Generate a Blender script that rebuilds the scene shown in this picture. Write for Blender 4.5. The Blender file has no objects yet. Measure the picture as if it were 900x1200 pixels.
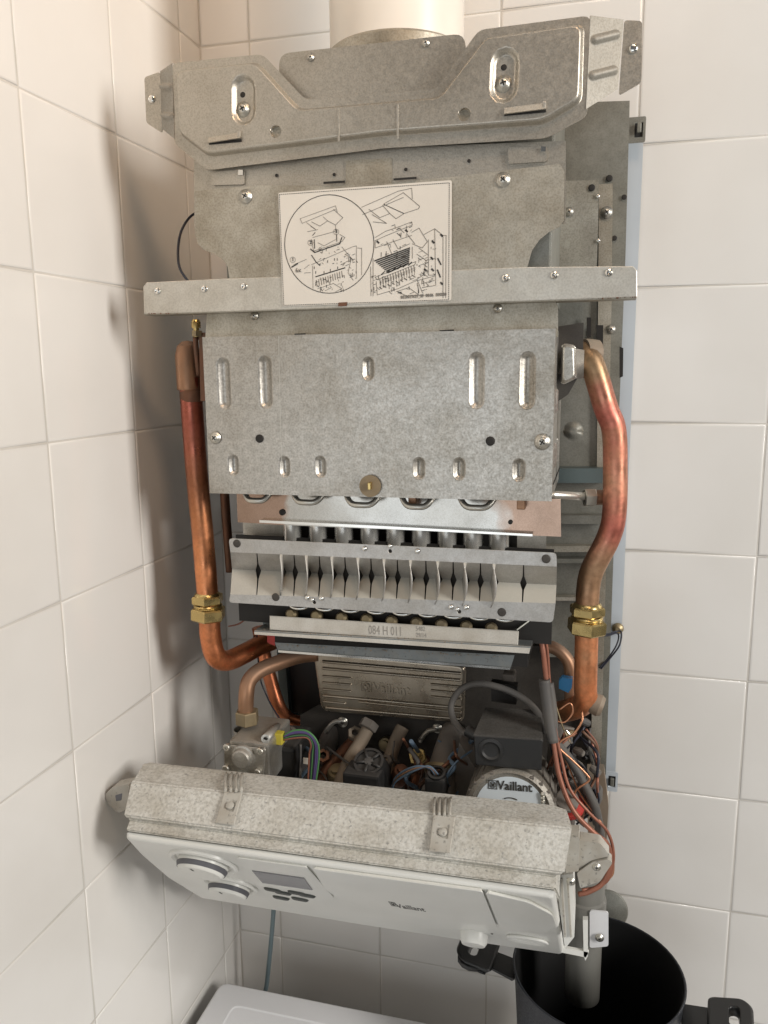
import bpy, bmesh, math, random
from mathutils import Vector, Matrix, noise
random.seed(7)
sc = bpy.context.scene
H = 2.05                      # height of the topmost grout line in view above the floor
# ------------------------------------------------------------------ camera
CP = Vector((0.488, -0.9766, -0.3933))
R_ = Vector((0.96692464, 0.25490345, -0.00899859)).normalized()
U_ = Vector((-0.03612399, 0.17178286, 0.9844723)).normalized()
F_ = Vector((-0.25249119, 0.95158546, -0.17530921)).normalized()
FOC = 935.56
cd = bpy.data.cameras.new('camera'); cam = bpy.data.objects.new('camera', cd)
sc.collection.objects.link(cam); sc.camera = cam
cd.sensor_fit = 'VERTICAL'; cd.sensor_height = 36; cd.sensor_width = 27; cd.lens = FOC/1200*36
cd.clip_start = .02; cd.clip_end = 50
m = Matrix((( R_.x, U_.x, -F_.x), (R_.y, U_.y, -F_.y), (R_.z, U_.z, -F_.z))).to_4x4()
m.translation = CP + Vector((0, 0, H)); cam.matrix_world = m
# ------------------------------------------------------------------ world and lamps
w = bpy.data.worlds.new('World'); sc.world = w; w.use_nodes = True
bg = w.node_tree.nodes['Background']; bg.inputs[0].default_value = (.97, .98, 1, 1); bg.inputs[1].default_value = .11
def area(name, loc, tgt, sx, sy, power, col):
    l = bpy.data.lights.new(name, 'AREA'); l.shape = 'RECTANGLE'; l.size = sx; l.size_y = sy; l.energy = power; l.color = col
    o = bpy.data.objects.new(name, l); sc.collection.objects.link(o)
    loc = Vector(loc)+Vector((0, 0, H)); tgt = Vector(tgt)+Vector((0, 0, H))
    o.location = loc; o.rotation_euler = (tgt-loc).to_track_quat('-Z', 'Y').to_euler(); return o
area('window_light', (2.4, -1.15, .15), (.1, -.15, -.45), .42, 1.15, 50, (1, .965, .92))
area('front_bounce_fill', (.1, -2.6, -.75), (.3, 0, -.75), 1.6, 1.2, 8.5, (.93, .97, 1))  # added cool fill standing for daylight bounced from the room
area('overhead_fill', (.5, -1.1, 1.3), (.35, -.2, -.6), .8, .6, 3.2, (1, .93, .85))  # added overhead fill that lifts the upward faces, not a fixture
cl = area('warm_wall_fill', (.8, -1.0, .75), (0, -.22, .06), .3, .3, 1.15, (1, .66, .40)); cl.data.spread = math.radians(70)  # added warm fill for the upper left wall, not a ceiling fixture
vs = sc.view_settings; vs.view_transform = 'Standard'; vs.look = 'None'; vs.exposure = .10; vs.gamma = 1
# ------------------------------------------------------------------ geometry helpers
def ray(px, py): return F_ + R_*((px-450)/FOC) - U_*((py-600)/FOC)
def un(px, py, Y):            # the point on the vertical plane y = Y seen at a place of the photograph
    d = ray(px, py); return CP + d*((Y-CP.y)/d.y)
def unz(px, py, Z):
    d = ray(px, py); return CP + d*((Z-CP.z)/d.z)
class Pl:
    def __init__(s, o, ex, ey, n): s.o, s.ex, s.ey, s.n = Vector(o), Vector(ex), Vector(ey), Vector(n)
    def px(s, x, y):
        d = ray(x, y); p = CP + d*((s.o-CP).dot(s.n)/d.dot(s.n)) - s.o
        return (p.dot(s.ex), p.dot(s.ey))
    def to(s, a, b, h=0): return s.o + s.ex*a + s.ey*b + s.n*h
    def pxs(s, pts): return [s.px(*p) for p in pts]
def XZ(Y): return Pl((0, Y, 0), (1, 0, 0), (0, 0, 1), (0, -1, 0))
WL = {}
def lv(p):                    # keep to thing > part > sub-part
    while p is not None and p.parent is not None and p.parent.parent is not None: p = p.parent
    return p
def link(name, me, loc, parent):
    o = bpy.data.objects.new(name, me); sc.collection.objects.link(o)
    loc = Vector(loc); WL[o.name] = loc; parent = lv(parent)
    if parent is not None: o.parent = parent; o.location = loc - WL[parent.name]
    else: o.location = loc + Vector((0, 0, H))
    return o
def tag(o, label=None, cat=None, group=None, kind=None):
    for k, v in (('label', label), ('category', cat), ('group', group), ('kind', kind)):
        if v: o[k] = v
    return o
def empty(name, loc): return link(name, None, loc, None)
def ob(name, bm, mats, parent, solid=0, loc=None):
    if not isinstance(mats, (list, tuple)): mats = [mats]
    if loc is None:
        vs_ = [v.co for v in bm.verts]
        loc = Vector([(min(c[i] for c in vs_)+max(c[i] for c in vs_))/2 for i in range(3)])
    for v in bm.verts: v.co -= loc
    me = bpy.data.meshes.new(name); bm.to_mesh(me); bm.free()
    for mm in mats: me.materials.append(mm)
    o = link(name, me, loc, parent)
    if solid:
        md = o.modifiers.new('solid', 'SOLIDIFY'); md.thickness = solid; md.offset = -1
    return o
def inst(src, loc, parent, rot=None, scale=1, name=None):
    parent = lv(parent); o = src.copy(); sc.collection.objects.link(o); WL[o.name] = Vector(loc); o.parent = parent
    o.location = Vector(loc)-WL[parent.name]
    if rot is not None: o.rotation_euler = rot
    o.scale = (scale,)*3 if not hasattr(scale, '__len__') else scale
    return o
def area2(p): return sum(p[i][0]*p[(i+1) % len(p)][1]-p[(i+1) % len(p)][0]*p[i][1] for i in range(len(p)))/2
def off(pts, d):              # inset of a polygon
    if area2(pts) < 0: pts = pts[::-1]
    out = []; n = len(pts)
    for i in range(n):
        p0, p1, p2 = Vector(pts[i-1]), Vector(pts[i]), Vector(pts[(i+1) % n])
        a = (p1-p0).normalized(); b = (p2-p1).normalized()
        na, nb = Vector((-a.y, a.x)), Vector((-b.y, b.x)); k = 1+na.dot(nb)
        q = p1 + (na+nb)*(d/max(k, .3)); out.append((q.x, q.y))
    return out
def rnd(pts, r, n=4):         # rounded corners
    out = []; N = len(pts)
    rr = r if hasattr(r, '__len__') else [r]*N
    for i in range(N):
        p0, p1, p2 = Vector(pts[i-1]), Vector(pts[i]), Vector(pts[(i+1) % N]); q = rr[i]
        if q <= 0: out.append(tuple(p1)); continue
        la, lb = (p0-p1).length, (p2-p1).length; q = min(q, la*.45, lb*.45)
        a = p1+(p0-p1).normalized()*q; b = p1+(p2-p1).normalized()*q
        for k in range(n+1):
            t = k/n; out.append(tuple(a*(1-t)**2 + p1*2*t*(1-t) + b*t*t))
    return out
def caps(cx, cy, hl, r, ang=90, n=6):     # capsule outline as function of inset
    def f(ins):
        rr = max(r-ins, 1e-5); c, s = math.cos(math.radians(ang)), math.sin(math.radians(ang)); o = []
        for sgn, a0 in ((1, -90), (-1, 90)):
            for k in range(n+1):
                a = math.radians(ang+a0+180*k/n); o.append((cx+sgn*hl*c+rr*math.cos(a), cy+sgn*hl*s+rr*math.sin(a)))
        return o
    return f
def polyf(pts): return lambda ins: off(pts, ins)
BUMP = lambda h, wd: [(0, 0), (wd*.25, h*.38), (wd*.6, h*.85), (wd, h)]
def sheet(name, pl, outline, mats, parent, feats=(), thick=.001, rings=None, jit=0, rad=0):
    """pressed sheet: outline + features (loop function, [(inset, height)...], cap material or None for an open hole)"""
    if area2(outline) < 0: outline = outline[::-1]
    OL = (lambda i: rnd(off(outline, i) if i else outline, [max(q-i*.6, 1e-4) for q in (rad if hasattr(rad, '__len__') else [rad]*len(outline))])) if rad else (lambda i: off(outline, i) if i else outline)
    bm = bmesh.new()
    def loop(pts, h): return [bm.verts.new(pl.to(a, b, h)) for a, b in pts]
    def edges(vs_): return [bm.edges.new((vs_[i], vs_[(i+1) % len(vs_)])) for i in range(len(vs_))]
    h0 = 0; ol = loop(OL(0), 0)
    if rings:
        for ins, h in rings:
            nl = loop(OL(ins), h); n = len(ol)
            for i in range(n):
                f = bm.faces.new((ol[i], ol[(i+1) % n], nl[(i+1) % n], nl[i])); f.smooth = len(rings) > 1
            ol = nl; h0 = h
    E = []
    have = {frozenset(e.verts): e for e in bm.edges}
    for i in range(len(ol)):
        k = frozenset((ol[i], ol[(i+1) % len(ol)])); E.append(have[k] if k in have else bm.edges.new((ol[i], ol[(i+1) % len(ol)])))
    caps_ = []
    for fn, rg, cap in feats:
        prev = loop(fn(rg[0][0]), h0+rg[0][1]); E += edges(prev); n = len(prev)
        for ins, h in rg[1:]:
            nl = loop(fn(ins), h0+h)
            for i in range(n):
                f = bm.faces.new((prev[i], prev[(i+1) % n], nl[(i+1) % n], nl[i])); f.smooth = True
            prev = nl
        if cap is not None:
            f = bm.faces.new(prev); f.material_index = cap; f.smooth = cap == 0
    bmesh.ops.triangle_fill(bm, use_beauty=True, use_dissolve=False, edges=E)
    bmesh.ops.recalc_face_normals(bm, faces=bm.faces[:])
    if sum(f.normal.dot(pl.n)*f.calc_area() for f in bm.faces) < 0: bmesh.ops.reverse_faces(bm, faces=bm.faces[:])
    if jit:
        for v in bm.verts: v.co += pl.n*jit*noise.noise(v.co*9)
    return ob(name, bm, mats, parent, solid=thick)
def psheet(name, Y, pxpts, mats, parent, r=0, **k):
    pl = XZ(Y); p = pl.pxs(pxpts)
    return sheet(name, pl, p, mats, parent, rad=r, **k)
def box_bm(bm, x0, x1, y0, y1, z0, z1, bev=0):
    r = bmesh.ops.create_cube(bm, size=1); vs_ = r['verts']
    for v in vs_: v.co = Vector(((x0+x1)/2+v.co.x*(x1-x0), (y0+y1)/2+v.co.y*(y1-y0), (z0+z1)/2+v.co.z*(z1-z0)))
    if bev: bmesh.ops.bevel(bm, geom=list({e for v in vs_ for e in v.link_edges}), offset=bev, segments=2, affect='EDGES', profile=.6)
def box(name, x, y, z, mat, parent, bev=.0008):
    bm = bmesh.new(); box_bm(bm, x[0], x[1], y[0], y[1], z[0], z[1], bev); return ob(name, bm, mat, parent)
def catmull(P, n):
    P = [Vector(p) for p in P]
    if len(P) < 3 or n < 2: return P
    Q = [P[0]*2-P[1]]+P+[P[-1]*2-P[-2]]; out = []
    for i in range(1, len(Q)-2):
        for k in range(n):
            t = k/n; a, b, c, d = Q[i-1], Q[i], Q[i+1], Q[i+2]
            out.append(.5*((2*b)+(c-a)*t+(2*a-5*b+4*c-d)*t*t+(3*b-a-3*c+d)*t**3))
    return out+[P[-1]]
def tube_bm(bm, P, r, n=6, seg=12, cap=True):
    P = catmull(P, n); N = len(P); rf = r if callable(r) else (lambda t: r)
    t0 = (P[1]-P[0]).normalized(); a = t0.orthogonal().normalized(); prev = None; first = None
    for i, p in enumerate(P):
        t = (P[min(i+1, N-1)]-P[max(i-1, 0)]).normalized(); a = (a-t*a.dot(t)).normalized(); b = t.cross(a); rr = rf(i/(N-1))
        ring = [bm.verts.new(p+(a*math.cos(2*math.pi*k/seg)+b*math.sin(2*math.pi*k/seg))*rr) for k in range(seg)]
        if prev:
            for k in range(seg): f = bm.faces.new((prev[k], prev[(k+1) % seg], ring[(k+1) % seg], ring[k])); f.smooth = True
        else: first = ring
        prev = ring
    if cap: bm.faces.new(first[::-1]); bm.faces.new(prev)
def tube(name, P, r, mat, parent, n=6, seg=12):
    bm = bmesh.new(); tube_bm(bm, P, r, n, seg); return ob(name, bm, mat, parent)
def pt(px, py, Y): return un(px, py, Y)
def ptube(name, pts, r, mat, parent, **k): return tube(name, [un(*p) for p in pts], r, mat, parent, **k)
def lathe_bm(bm, o, ax, prof, seg=24, mi=0):    # prof: (radius, distance along the axis)
    ax = Vector(ax).normalized(); a = ax.orthogonal().normalized(); b = ax.cross(a); o = Vector(o); prev = None
    for r, h in prof:
        if r <= 0: ring = [bm.verts.new(o+ax*h)]
        else: ring = [bm.verts.new(o+ax*h+(a*math.cos(2*math.pi*k/seg)+b*math.sin(2*math.pi*k/seg))*r) for k in range(seg)]
        if prev:
            for k in range(seg):
                q = [prev[k % len(prev)], prev[(k+1) % len(prev)], ring[(k+1) % len(ring)], ring[k % len(ring)]]
                u = []
                for v in q:
                    if v not in u: u.append(v)
                if len(u) > 2: f = bm.faces.new(u); f.smooth = seg > 8; f.material_index = mi
        prev = ring
def lathe(name, o, ax, prof, mat, parent, seg=24, sm=True):
    bm = bmesh.new(); lathe_bm(bm, o, ax, prof, seg); bmesh.ops.recalc_face_normals(bm, faces=bm.faces[:])
    x = ob(name, bm, mat, parent)
    if sm and seg > 8:
        x.data.shade_smooth(); 
        try: x.data.set_sharp_from_angle(angle=math.radians(32))
        except Exception: pass
    return x
def hexnut(name, o, ax, r, h, mat, parent, collar=.0):
    c = r*.08
    prof = [(r*.5, 0), (r-c, 0), (r, c), (r, h-c), (r-c, h), (r*.5, h)]
    return lathe(name, Vector(o)-Vector(ax).normalized()*h/2, ax, prof, mat, parent, seg=6)
def textmesh(name, s, size, pl, a, b, mat, parent, h=.0004, bold=0, wid=1, flipx=False, ang=0, ext=.00012):
    cu = bpy.data.curves.new(name, 'FONT'); cu.body = s; cu.size = size; cu.offset = bold; cu.extrude = ext; cu.resolution_u = 2
    cu.align_x = 'LEFT'
    to = bpy.data.objects.new(name+'_tmp', cu); sc.collection.objects.link(to)
    dg = bpy.context.evaluated_depsgraph_get(); me = bpy.data.meshes.new_from_object(to.evaluated_get(dg))
    bpy.data.objects.remove(to); bm = bmesh.new(); bm.from_mesh(me); bpy.data.meshes.remove(me)
    c, sn = math.cos(ang), math.sin(ang)
    for v in bm.verts:
        x, y = v.co.x*wid, v.co.y; v.co = pl.to(a+x*c-y*sn, b+x*sn+y*c, h+v.co.z)
    return ob(name, bm, mat, parent)
# ------------------------------------------------------------------ materials
def nd(t, ty, **k):
    n = t.nodes.new(ty)
    for a, v in k.items(): setattr(n, a, v)
    return n
def mat(name, col, metal=0, rough=.5, col2=None, scale=20, amt=.5, bump=0, bscale=200, rvar=0, dust=0, dustcol=(.30, .27, .22), coat=0, emis=None, speck=0, dscale=30, updust=0, zramp=None, detail=6, contrast=.15, grain=0, gscale=700, stain=0, sscale=9, xmask=None):
    m = bpy.data.materials.new(name); m.use_nodes = True; t = m.node_tree; P = t.nodes['Principled BSDF']; L = t.links.new
    P.inputs['Metallic'].default_value = metal; P.inputs['Roughness'].default_value = rough; P.inputs['Coat Weight'].default_value = coat
    tc = nd(t, 'ShaderNodeNewGeometry'); pos = tc.outputs['Position']
    def nz(s, d=detail, off_=0):
        n = nd(t, 'ShaderNodeTexNoise'); n.inputs['Scale'].default_value = s; n.inputs['Detail'].default_value = d
        if off_:
            a = nd(t, 'ShaderNodeVectorMath'); a.inputs[1].default_value = (off_, off_, off_); L(pos, a.inputs[0]); L(a.outputs[0], n.inputs[0])
        else: L(pos, n.inputs[0])
        return n.outputs[0]
    def rng(v, a, b, lo=0, hi=1):
        r = nd(t, 'ShaderNodeMapRange'); r.inputs[1].default_value = a; r.inputs[2].default_value = b; r.inputs[3].default_value = lo; r.inputs[4].default_value = hi; L(v, r.inputs[0]); return r.outputs[0]
    def mix(f, a, b):
        x = nd(t, 'ShaderNodeMix', data_type='RGBA')
        if isinstance(f, float): x.inputs[0].default_value = f
        else: L(f, x.inputs[0])
        for k, v in ((6, a), (7, b)):
            if isinstance(v, tuple): x.inputs[k].default_value = (*v, 1)
            else: L(v, x.inputs[k])
        return x.outputs[2]
    c = col
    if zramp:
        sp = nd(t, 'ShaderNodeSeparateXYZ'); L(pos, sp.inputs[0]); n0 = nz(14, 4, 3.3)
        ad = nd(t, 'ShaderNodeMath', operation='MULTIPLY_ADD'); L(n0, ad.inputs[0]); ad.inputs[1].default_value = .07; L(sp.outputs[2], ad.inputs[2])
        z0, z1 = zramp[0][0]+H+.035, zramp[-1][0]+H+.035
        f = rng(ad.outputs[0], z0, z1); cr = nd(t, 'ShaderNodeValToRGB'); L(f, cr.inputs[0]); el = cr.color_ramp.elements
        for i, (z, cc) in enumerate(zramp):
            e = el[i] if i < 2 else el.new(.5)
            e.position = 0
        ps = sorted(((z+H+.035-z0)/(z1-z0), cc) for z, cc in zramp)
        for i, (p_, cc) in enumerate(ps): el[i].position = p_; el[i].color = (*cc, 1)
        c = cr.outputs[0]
    if col2:
        f2 = rng(nz(scale), .5-contrast, .5+contrast, 0, amt)
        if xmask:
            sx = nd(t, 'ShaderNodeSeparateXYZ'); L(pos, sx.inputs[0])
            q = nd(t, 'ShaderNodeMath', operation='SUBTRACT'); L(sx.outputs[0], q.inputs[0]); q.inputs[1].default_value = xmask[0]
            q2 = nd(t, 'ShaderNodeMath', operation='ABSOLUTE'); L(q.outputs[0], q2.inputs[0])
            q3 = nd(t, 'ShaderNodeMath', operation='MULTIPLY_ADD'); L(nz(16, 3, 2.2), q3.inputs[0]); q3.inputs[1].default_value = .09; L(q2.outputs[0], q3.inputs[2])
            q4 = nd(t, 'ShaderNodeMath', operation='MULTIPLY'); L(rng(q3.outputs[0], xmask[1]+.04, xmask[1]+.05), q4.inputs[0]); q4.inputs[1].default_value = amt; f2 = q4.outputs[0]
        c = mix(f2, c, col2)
    def mul(c, f, dark):
        x = nd(t, 'ShaderNodeMix', data_type='RGBA', blend_type='MULTIPLY'); L(f, x.inputs[0])
        if isinstance(c, tuple): x.inputs[6].default_value = (*c, 1)
        else: L(c, x.inputs[6])
        x.inputs[7].default_value = (*dark, 1); return x.outputs[2]
    if stain: c = mul(c, rng(nz(sscale, 10, 7.7), .42, .68, 0, stain), (.55, .49, .40))
    if grain: c = mul(c, rng(nz(gscale, 3, 4.4), .42, .66, 0, grain), (.42, .40, .36))
    if speck: c = mix(rng(nz(speck, 3, 5.1), .60, .72, 0, .75), c, tuple(v*.35 for v in (col if isinstance(col, tuple) else (.3, .3, .3))))
    ro = None
    if rvar: ro = rng(nz(scale*1.7, 4, 1.7), .3, .7, max(rough-rvar, .02), rough+rvar)
    if dust:
        d = rng(nz(dscale, 8, 9.1), .62-.5*dust, .78-.3*dust, 0, min(1, dust*1.2))
        if updust:
            sn = nd(t, 'ShaderNodeSeparateXYZ'); L(tc.outputs['Normal'], sn.inputs[0]); u = rng(sn.outputs[2], .15, .85, 0, updust)
            mx = nd(t, 'ShaderNodeMath', operation='MAXIMUM'); L(d, mx.inputs[0]); L(u, mx.inputs[1]); d = mx.outputs[0]
        c = mix(d, c, dustcol)
        mm = rng(d, 0, 1, metal, metal*.15); L(mm, P.inputs['Metallic'])
        a = nd(t, 'ShaderNodeMix'); L(d, a.inputs[0]); a.inputs[3].default_value = .85
        if ro: L(ro, a.inputs[2])
        else: a.inputs[2].default_value = rough
        ro = a.outputs[0]
    if ro: L(ro, P.inputs['Roughness'])
    if isinstance(c, tuple): P.inputs['Base Color'].default_value = (*c, 1)
    else: L(c, P.inputs['Base Color'])
    if bump:
        b = nd(t, 'ShaderNodeBump'); b.inputs['Strength'].default_value = bump; b.inputs['Distance'].default_value = .001
        L(nz(bscale, 4), b.inputs['Height']); L(b.outputs[0], P.inputs['Normal'])
    return m
M = {}
M['tile'] = mat('glazed_tile', (.78, .76, .725), rough=.15, col2=(.74, .715, .675), scale=2.5, amt=.6, bump=.16, bscale=18, rvar=.06, stain=.12, sscale=5)
M['grout'] = mat('grout', (.64, .61, .56), rough=.9, col2=(.50, .47, .42), scale=14, amt=.7, bump=.4, bscale=500)
M['galv'] = mat('galvanised_steel', (.54, .515, .46), .65, .45, col2=(.42, .40, .35), scale=150, amt=.7, bump=.10, bscale=300, rvar=.07, grain=0.33, stain=.4)
M['galv_bright'] = mat('chamber_steel', (.53, .51, .47), .78, .38, col2=(.41, .395, .36), scale=210, amt=.8, bump=.12, bscale=350, rvar=.08, grain=0.41, gscale=520, stain=.55, sscale=13)
M['baffle'] = mat('baffle_steel', (.50, .47, .40), .6, .48, col2=(.40, .37, .305), scale=60, amt=.7, bump=.09, bscale=300, rvar=.06, grain=0.39, gscale=600, stain=.65, sscale=16)
M['hood'] = mat('hood_steel', (.52, .485, .42), .8, .40, col2=(.47, .44, .38), scale=160, amt=.5, bump=.12, bscale=480, rvar=.05, grain=0.33, gscale=800, stain=.4, sscale=8)
M['chassis'] = mat('dull_zinc_plate', (.28, .28, .25), .5, .5, col2=(.20, .20, .175), scale=60, amt=.6, bump=.1, bscale=240, grain=0.28, stain=.5)
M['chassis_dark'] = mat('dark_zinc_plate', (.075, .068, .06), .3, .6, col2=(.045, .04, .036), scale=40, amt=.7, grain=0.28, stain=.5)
M['flange'] = mat('pale_zinc_flange', (.60, .65, .69), .2, .4, col2=(.52, .57, .61), scale=20, amt=.5)  # blue cast of reflected daylight put into the base colour
M['rail'] = mat('burner_front_steel', (.52, .51, .49), .65, .40, col2=(.43, .42, .40), scale=120, amt=.5, bump=.1, bscale=400, rvar=.06, updust=.8, dust=.1, dustcol=(.55, .53, .46), dscale=60, grain=0.22, stain=.35, sscale=20)
M['mirror'] = mat('bright_stainless', (.52, .51, .48), .95, .22, col2=(.36, .235, .17), amt=.9, xmask=(.285, .105), bump=.05, bscale=30, rvar=.06, grain=0.17, stain=.3, sscale=25)  # brown ends: copper reflections painted in along with heat tint
M['chrome'] = mat('bright_steel', (.75, .74, .70), 1, .18, rvar=.06)
M['tube'] = mat('burner_tube_steel', (.78, .77, .73), .75, .25, rvar=.06, stain=.3, sscale=40)
M['crossbar'] = mat('crossbar_steel', (.62, .60, .54), .62, .42, col2=(.54, .515, .46), scale=90, amt=.6, bump=.1, bscale=300, rvar=.06, grain=0.25, gscale=600, stain=.35, sscale=12)
M['pump'] = mat('dusty_pump_casting', (.34, .32, .285), .4, .5, col2=(.25, .23, .20), scale=50, amt=.6, bump=.4, bscale=350, grain=.4, stain=.6, sscale=20)
M['cheek'] = mat('cheek_steel', (.40, .38, .335), .35, .6, col2=(.33, .31, .27), scale=120, amt=.5, bump=.15, bscale=450, grain=.35, stain=.35)
M['plate'] = mat('collector_side_zinc', (.42, .415, .37), .5, .48, col2=(.32, .31, .275), scale=45, amt=.7, bump=.1, bscale=240, grain=.4, stain=.5, sscale=20)
M['lid'] = mat('dusty_black_lid', (.085, .08, .073), rough=.75, col2=(.06, .056, .05), scale=60, amt=.7, grain=.5, gscale=500)
M['screw'] = mat('screw_zinc', (.60, .58, .52), .9, .36, bump=.1, bscale=600)
M['black'] = mat('black_plastic', (.014, .014, .014), rough=.45, dust=.15, dustcol=(.06, .055, .05), updust=.6, dscale=40)
M['cavity'] = mat('dark_recess_metal', (.022, .02, .018), .2, .7)  # near-black: shade inside holes, slots and gaps put into the colour
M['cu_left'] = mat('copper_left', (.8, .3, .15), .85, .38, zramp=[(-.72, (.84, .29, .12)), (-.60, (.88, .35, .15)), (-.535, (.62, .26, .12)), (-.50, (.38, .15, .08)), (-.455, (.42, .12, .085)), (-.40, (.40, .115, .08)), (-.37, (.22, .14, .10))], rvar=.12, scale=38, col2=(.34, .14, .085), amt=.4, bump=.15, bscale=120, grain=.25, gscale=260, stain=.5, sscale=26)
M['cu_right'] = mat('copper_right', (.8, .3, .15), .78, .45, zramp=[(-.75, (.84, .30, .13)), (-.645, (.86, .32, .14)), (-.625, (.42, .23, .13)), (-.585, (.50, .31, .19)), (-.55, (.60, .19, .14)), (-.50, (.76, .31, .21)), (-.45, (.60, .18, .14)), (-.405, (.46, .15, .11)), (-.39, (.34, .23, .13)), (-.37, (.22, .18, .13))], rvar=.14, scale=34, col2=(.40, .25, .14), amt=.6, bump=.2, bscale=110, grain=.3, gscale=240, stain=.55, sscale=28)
M['cu'] = mat('bright_copper', (.80, .28, .13), .9, .3, col2=(.42, .14, .08), scale=30, amt=.5, rvar=.1)
M['cu_dull'] = mat('dull_copper', (.40, .22, .13), .75, .42, col2=(.24, .145, .09), scale=30, amt=.7, dust=.25, dustcol=(.22, .16, .12), updust=.6)
M['cu_dark'] = mat('dark_copper', (.22, .10, .06), .7, .5, col2=(.12, .07, .045), scale=25, amt=.7, dust=.3, dustcol=(.16, .12, .09))
M['brass'] = mat('brass', (.62, .47, .20), .92, .3, col2=(.42, .31, .13), scale=50, amt=.5, rvar=.1)
M['brass_dull'] = mat('dull_brass', (.36, .29, .17), .7, .45, col2=(.24, .19, .12), scale=60, amt=.7, dust=.3, dustcol=(.24, .20, .15))
M['bronze'] = mat('bronze_tinted_cover', (.46, .405, .33), .88, .30, col2=(.35, .30, .235), scale=30, amt=.6, rvar=.08, stain=.4, grain=.2)
M['cast'] = mat('cast_aluminium', (.60, .59, .55), .8, .36, col2=(.40, .38, .34), scale=60, amt=.6, bump=.4, bscale=350, grain=0.28, stain=.7, sscale=20, updust=.5, dust=.1, dustcol=(.24, .20, .16))
M['dusty'] = mat('dusty_casting', (.20, .18, .16), .3, .6, col2=(.12, .105, .09), scale=40, amt=.7, bump=.3, bscale=300, dust=.4, dustcol=(.19, .165, .14), updust=.7)
M['dustpipe'] = mat('dusty_pipe', (.26, .205, .15), .3, .6, col2=(.18, .12, .08), scale=30, amt=.7, dust=.4, dustcol=(.28, .235, .18), updust=.8)
M['white_dirty'] = mat('dusty_white_plastic', (.68, .67, .625), rough=.65, col2=(.52, .50, .44), scale=260, amt=.45, bump=.5, bscale=500, speck=300, grain=0.41, gscale=330, stain=.42, sscale=22, updust=0)
M['white'] = mat('white_plastic', (.78, .775, .73), rough=.33, col2=(.70, .705, .67), scale=12, amt=.5, bump=.05, bscale=400, stain=.12)
M['white_clip'] = mat('grimy_white_plastic', (.48, .46, .41), rough=.5, col2=(.36, .32, .26), scale=60, amt=.7, speck=260)
M['ring'] = mat('dark_grey_plastic', (.10, .10, .11), rough=.4)
M['lcd'] = mat('lcd_window', (.20, .20, .21), rough=.18, col2=(.16, .16, .17), scale=20)
M['btn'] = mat('button_rubber', (.045, .05, .045), rough=.5)
M['ink'] = mat('printed_ink', (.04, .037, .033), rough=.6)
M['ink_grey'] = mat('printed_grey_ink', (.17, .155, .135), rough=.7)
M['ink_soft'] = mat('printed_pale_ink', (.30, .28, .25), rough=.7)
M['paper'] = mat('sticker_paper', (.72, .685, .62), rough=.55, col2=(.66, .62, .55), scale=25, amt=.5)
M['label'] = mat('pump_label_film', (.60, .66, .70), rough=.3)
M['bar'] = mat('whitened_manifold', (.63, .605, .55), .2, .5, col2=(.52, .49, .43), scale=60, amt=.5, grain=0.17, stain=.4, sscale=20)
M['tray'] = mat('dusty_tray', (.20, .215, .215), .45, .4, col2=(.13, .14, .14), scale=40, amt=.6, speck=400, dust=.3, dustcol=(.25, .24, .21), dscale=90)
M['teal'] = mat('teal_zinc', (.13, .165, .165), .5, .4, col2=(.09, .12, .12), scale=20)  # dark blue-green zinc
M['red'] = mat('red_plastic', (.55, .05, .04), rough=.4)
M['blue'] = mat('blue_plastic', (.04, .27, .60), rough=.4)
M['yellow'] = mat('yellow_plastic', (.50, .42, .05), rough=.5)
M['green'] = mat('green_wire', (.07, .20, .07), rough=.5)
M['purple'] = mat('violet_wire', (.10, .07, .20), rough=.45)
M['cable'] = mat('grey_cable', (.085, .08, .075), rough=.6, dust=.4, dustcol=(.15, .135, .115))
M['wire_blue'] = mat('blue_grey_wire', (.10, .15, .21), rough=.5)
M['wire_dark'] = mat('dark_wire', (.02, .022, .035), rough=.45)
M['wire_brown'] = mat('brown_wire', (.34, .135, .085), .3, .45, col2=(.22, .09, .06), scale=60, amt=.6)
M['wire_copper'] = mat('thin_copper', (.62, .30, .17), .8, .35)
M['enamel'] = mat('flue_enamel', (.78, .73, .65), rough=.35, bump=.03, bscale=60, stain=.15)
M['wm'] = mat('appliance_white', (.76, .76, .77), rough=.3)
M['pot_out'] = mat('pot_enamel', (.012, .014, .019), rough=.45, bump=.3, bscale=500, col2=(.022, .026, .034), scale=300, amt=.7, rvar=.1, stain=.4)
M['pot_in'] = mat('nonstick_coating', (.006, .006, .006), rough=.6, bump=.1, bscale=700)
M['bakelite'] = mat('black_bakelite', (.018, .018, .018), rough=.35)
M['pvc'] = mat('grey_drain_pipe', (.20, .195, .175), rough=.4, col2=(.14, .135, .12), scale=20, amt=.6, dust=.2, dustcol=(.22, .2, .17))
M['hose'] = mat('teal_grey_hose', (.15, .20, .215), rough=.4)
M['rubber'] = mat('brown_disc', (.25, .19, .115), .3, .5, col2=(.19, .14, .08), scale=100)
M['floor'] = mat('floor_tile', (.42, .39, .35), rough=.4, col2=(.36, .33, .29), scale=4)
M['pot_in'].node_tree.nodes['Principled BSDF'].inputs['Specular IOR Level'].default_value = .35
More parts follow.
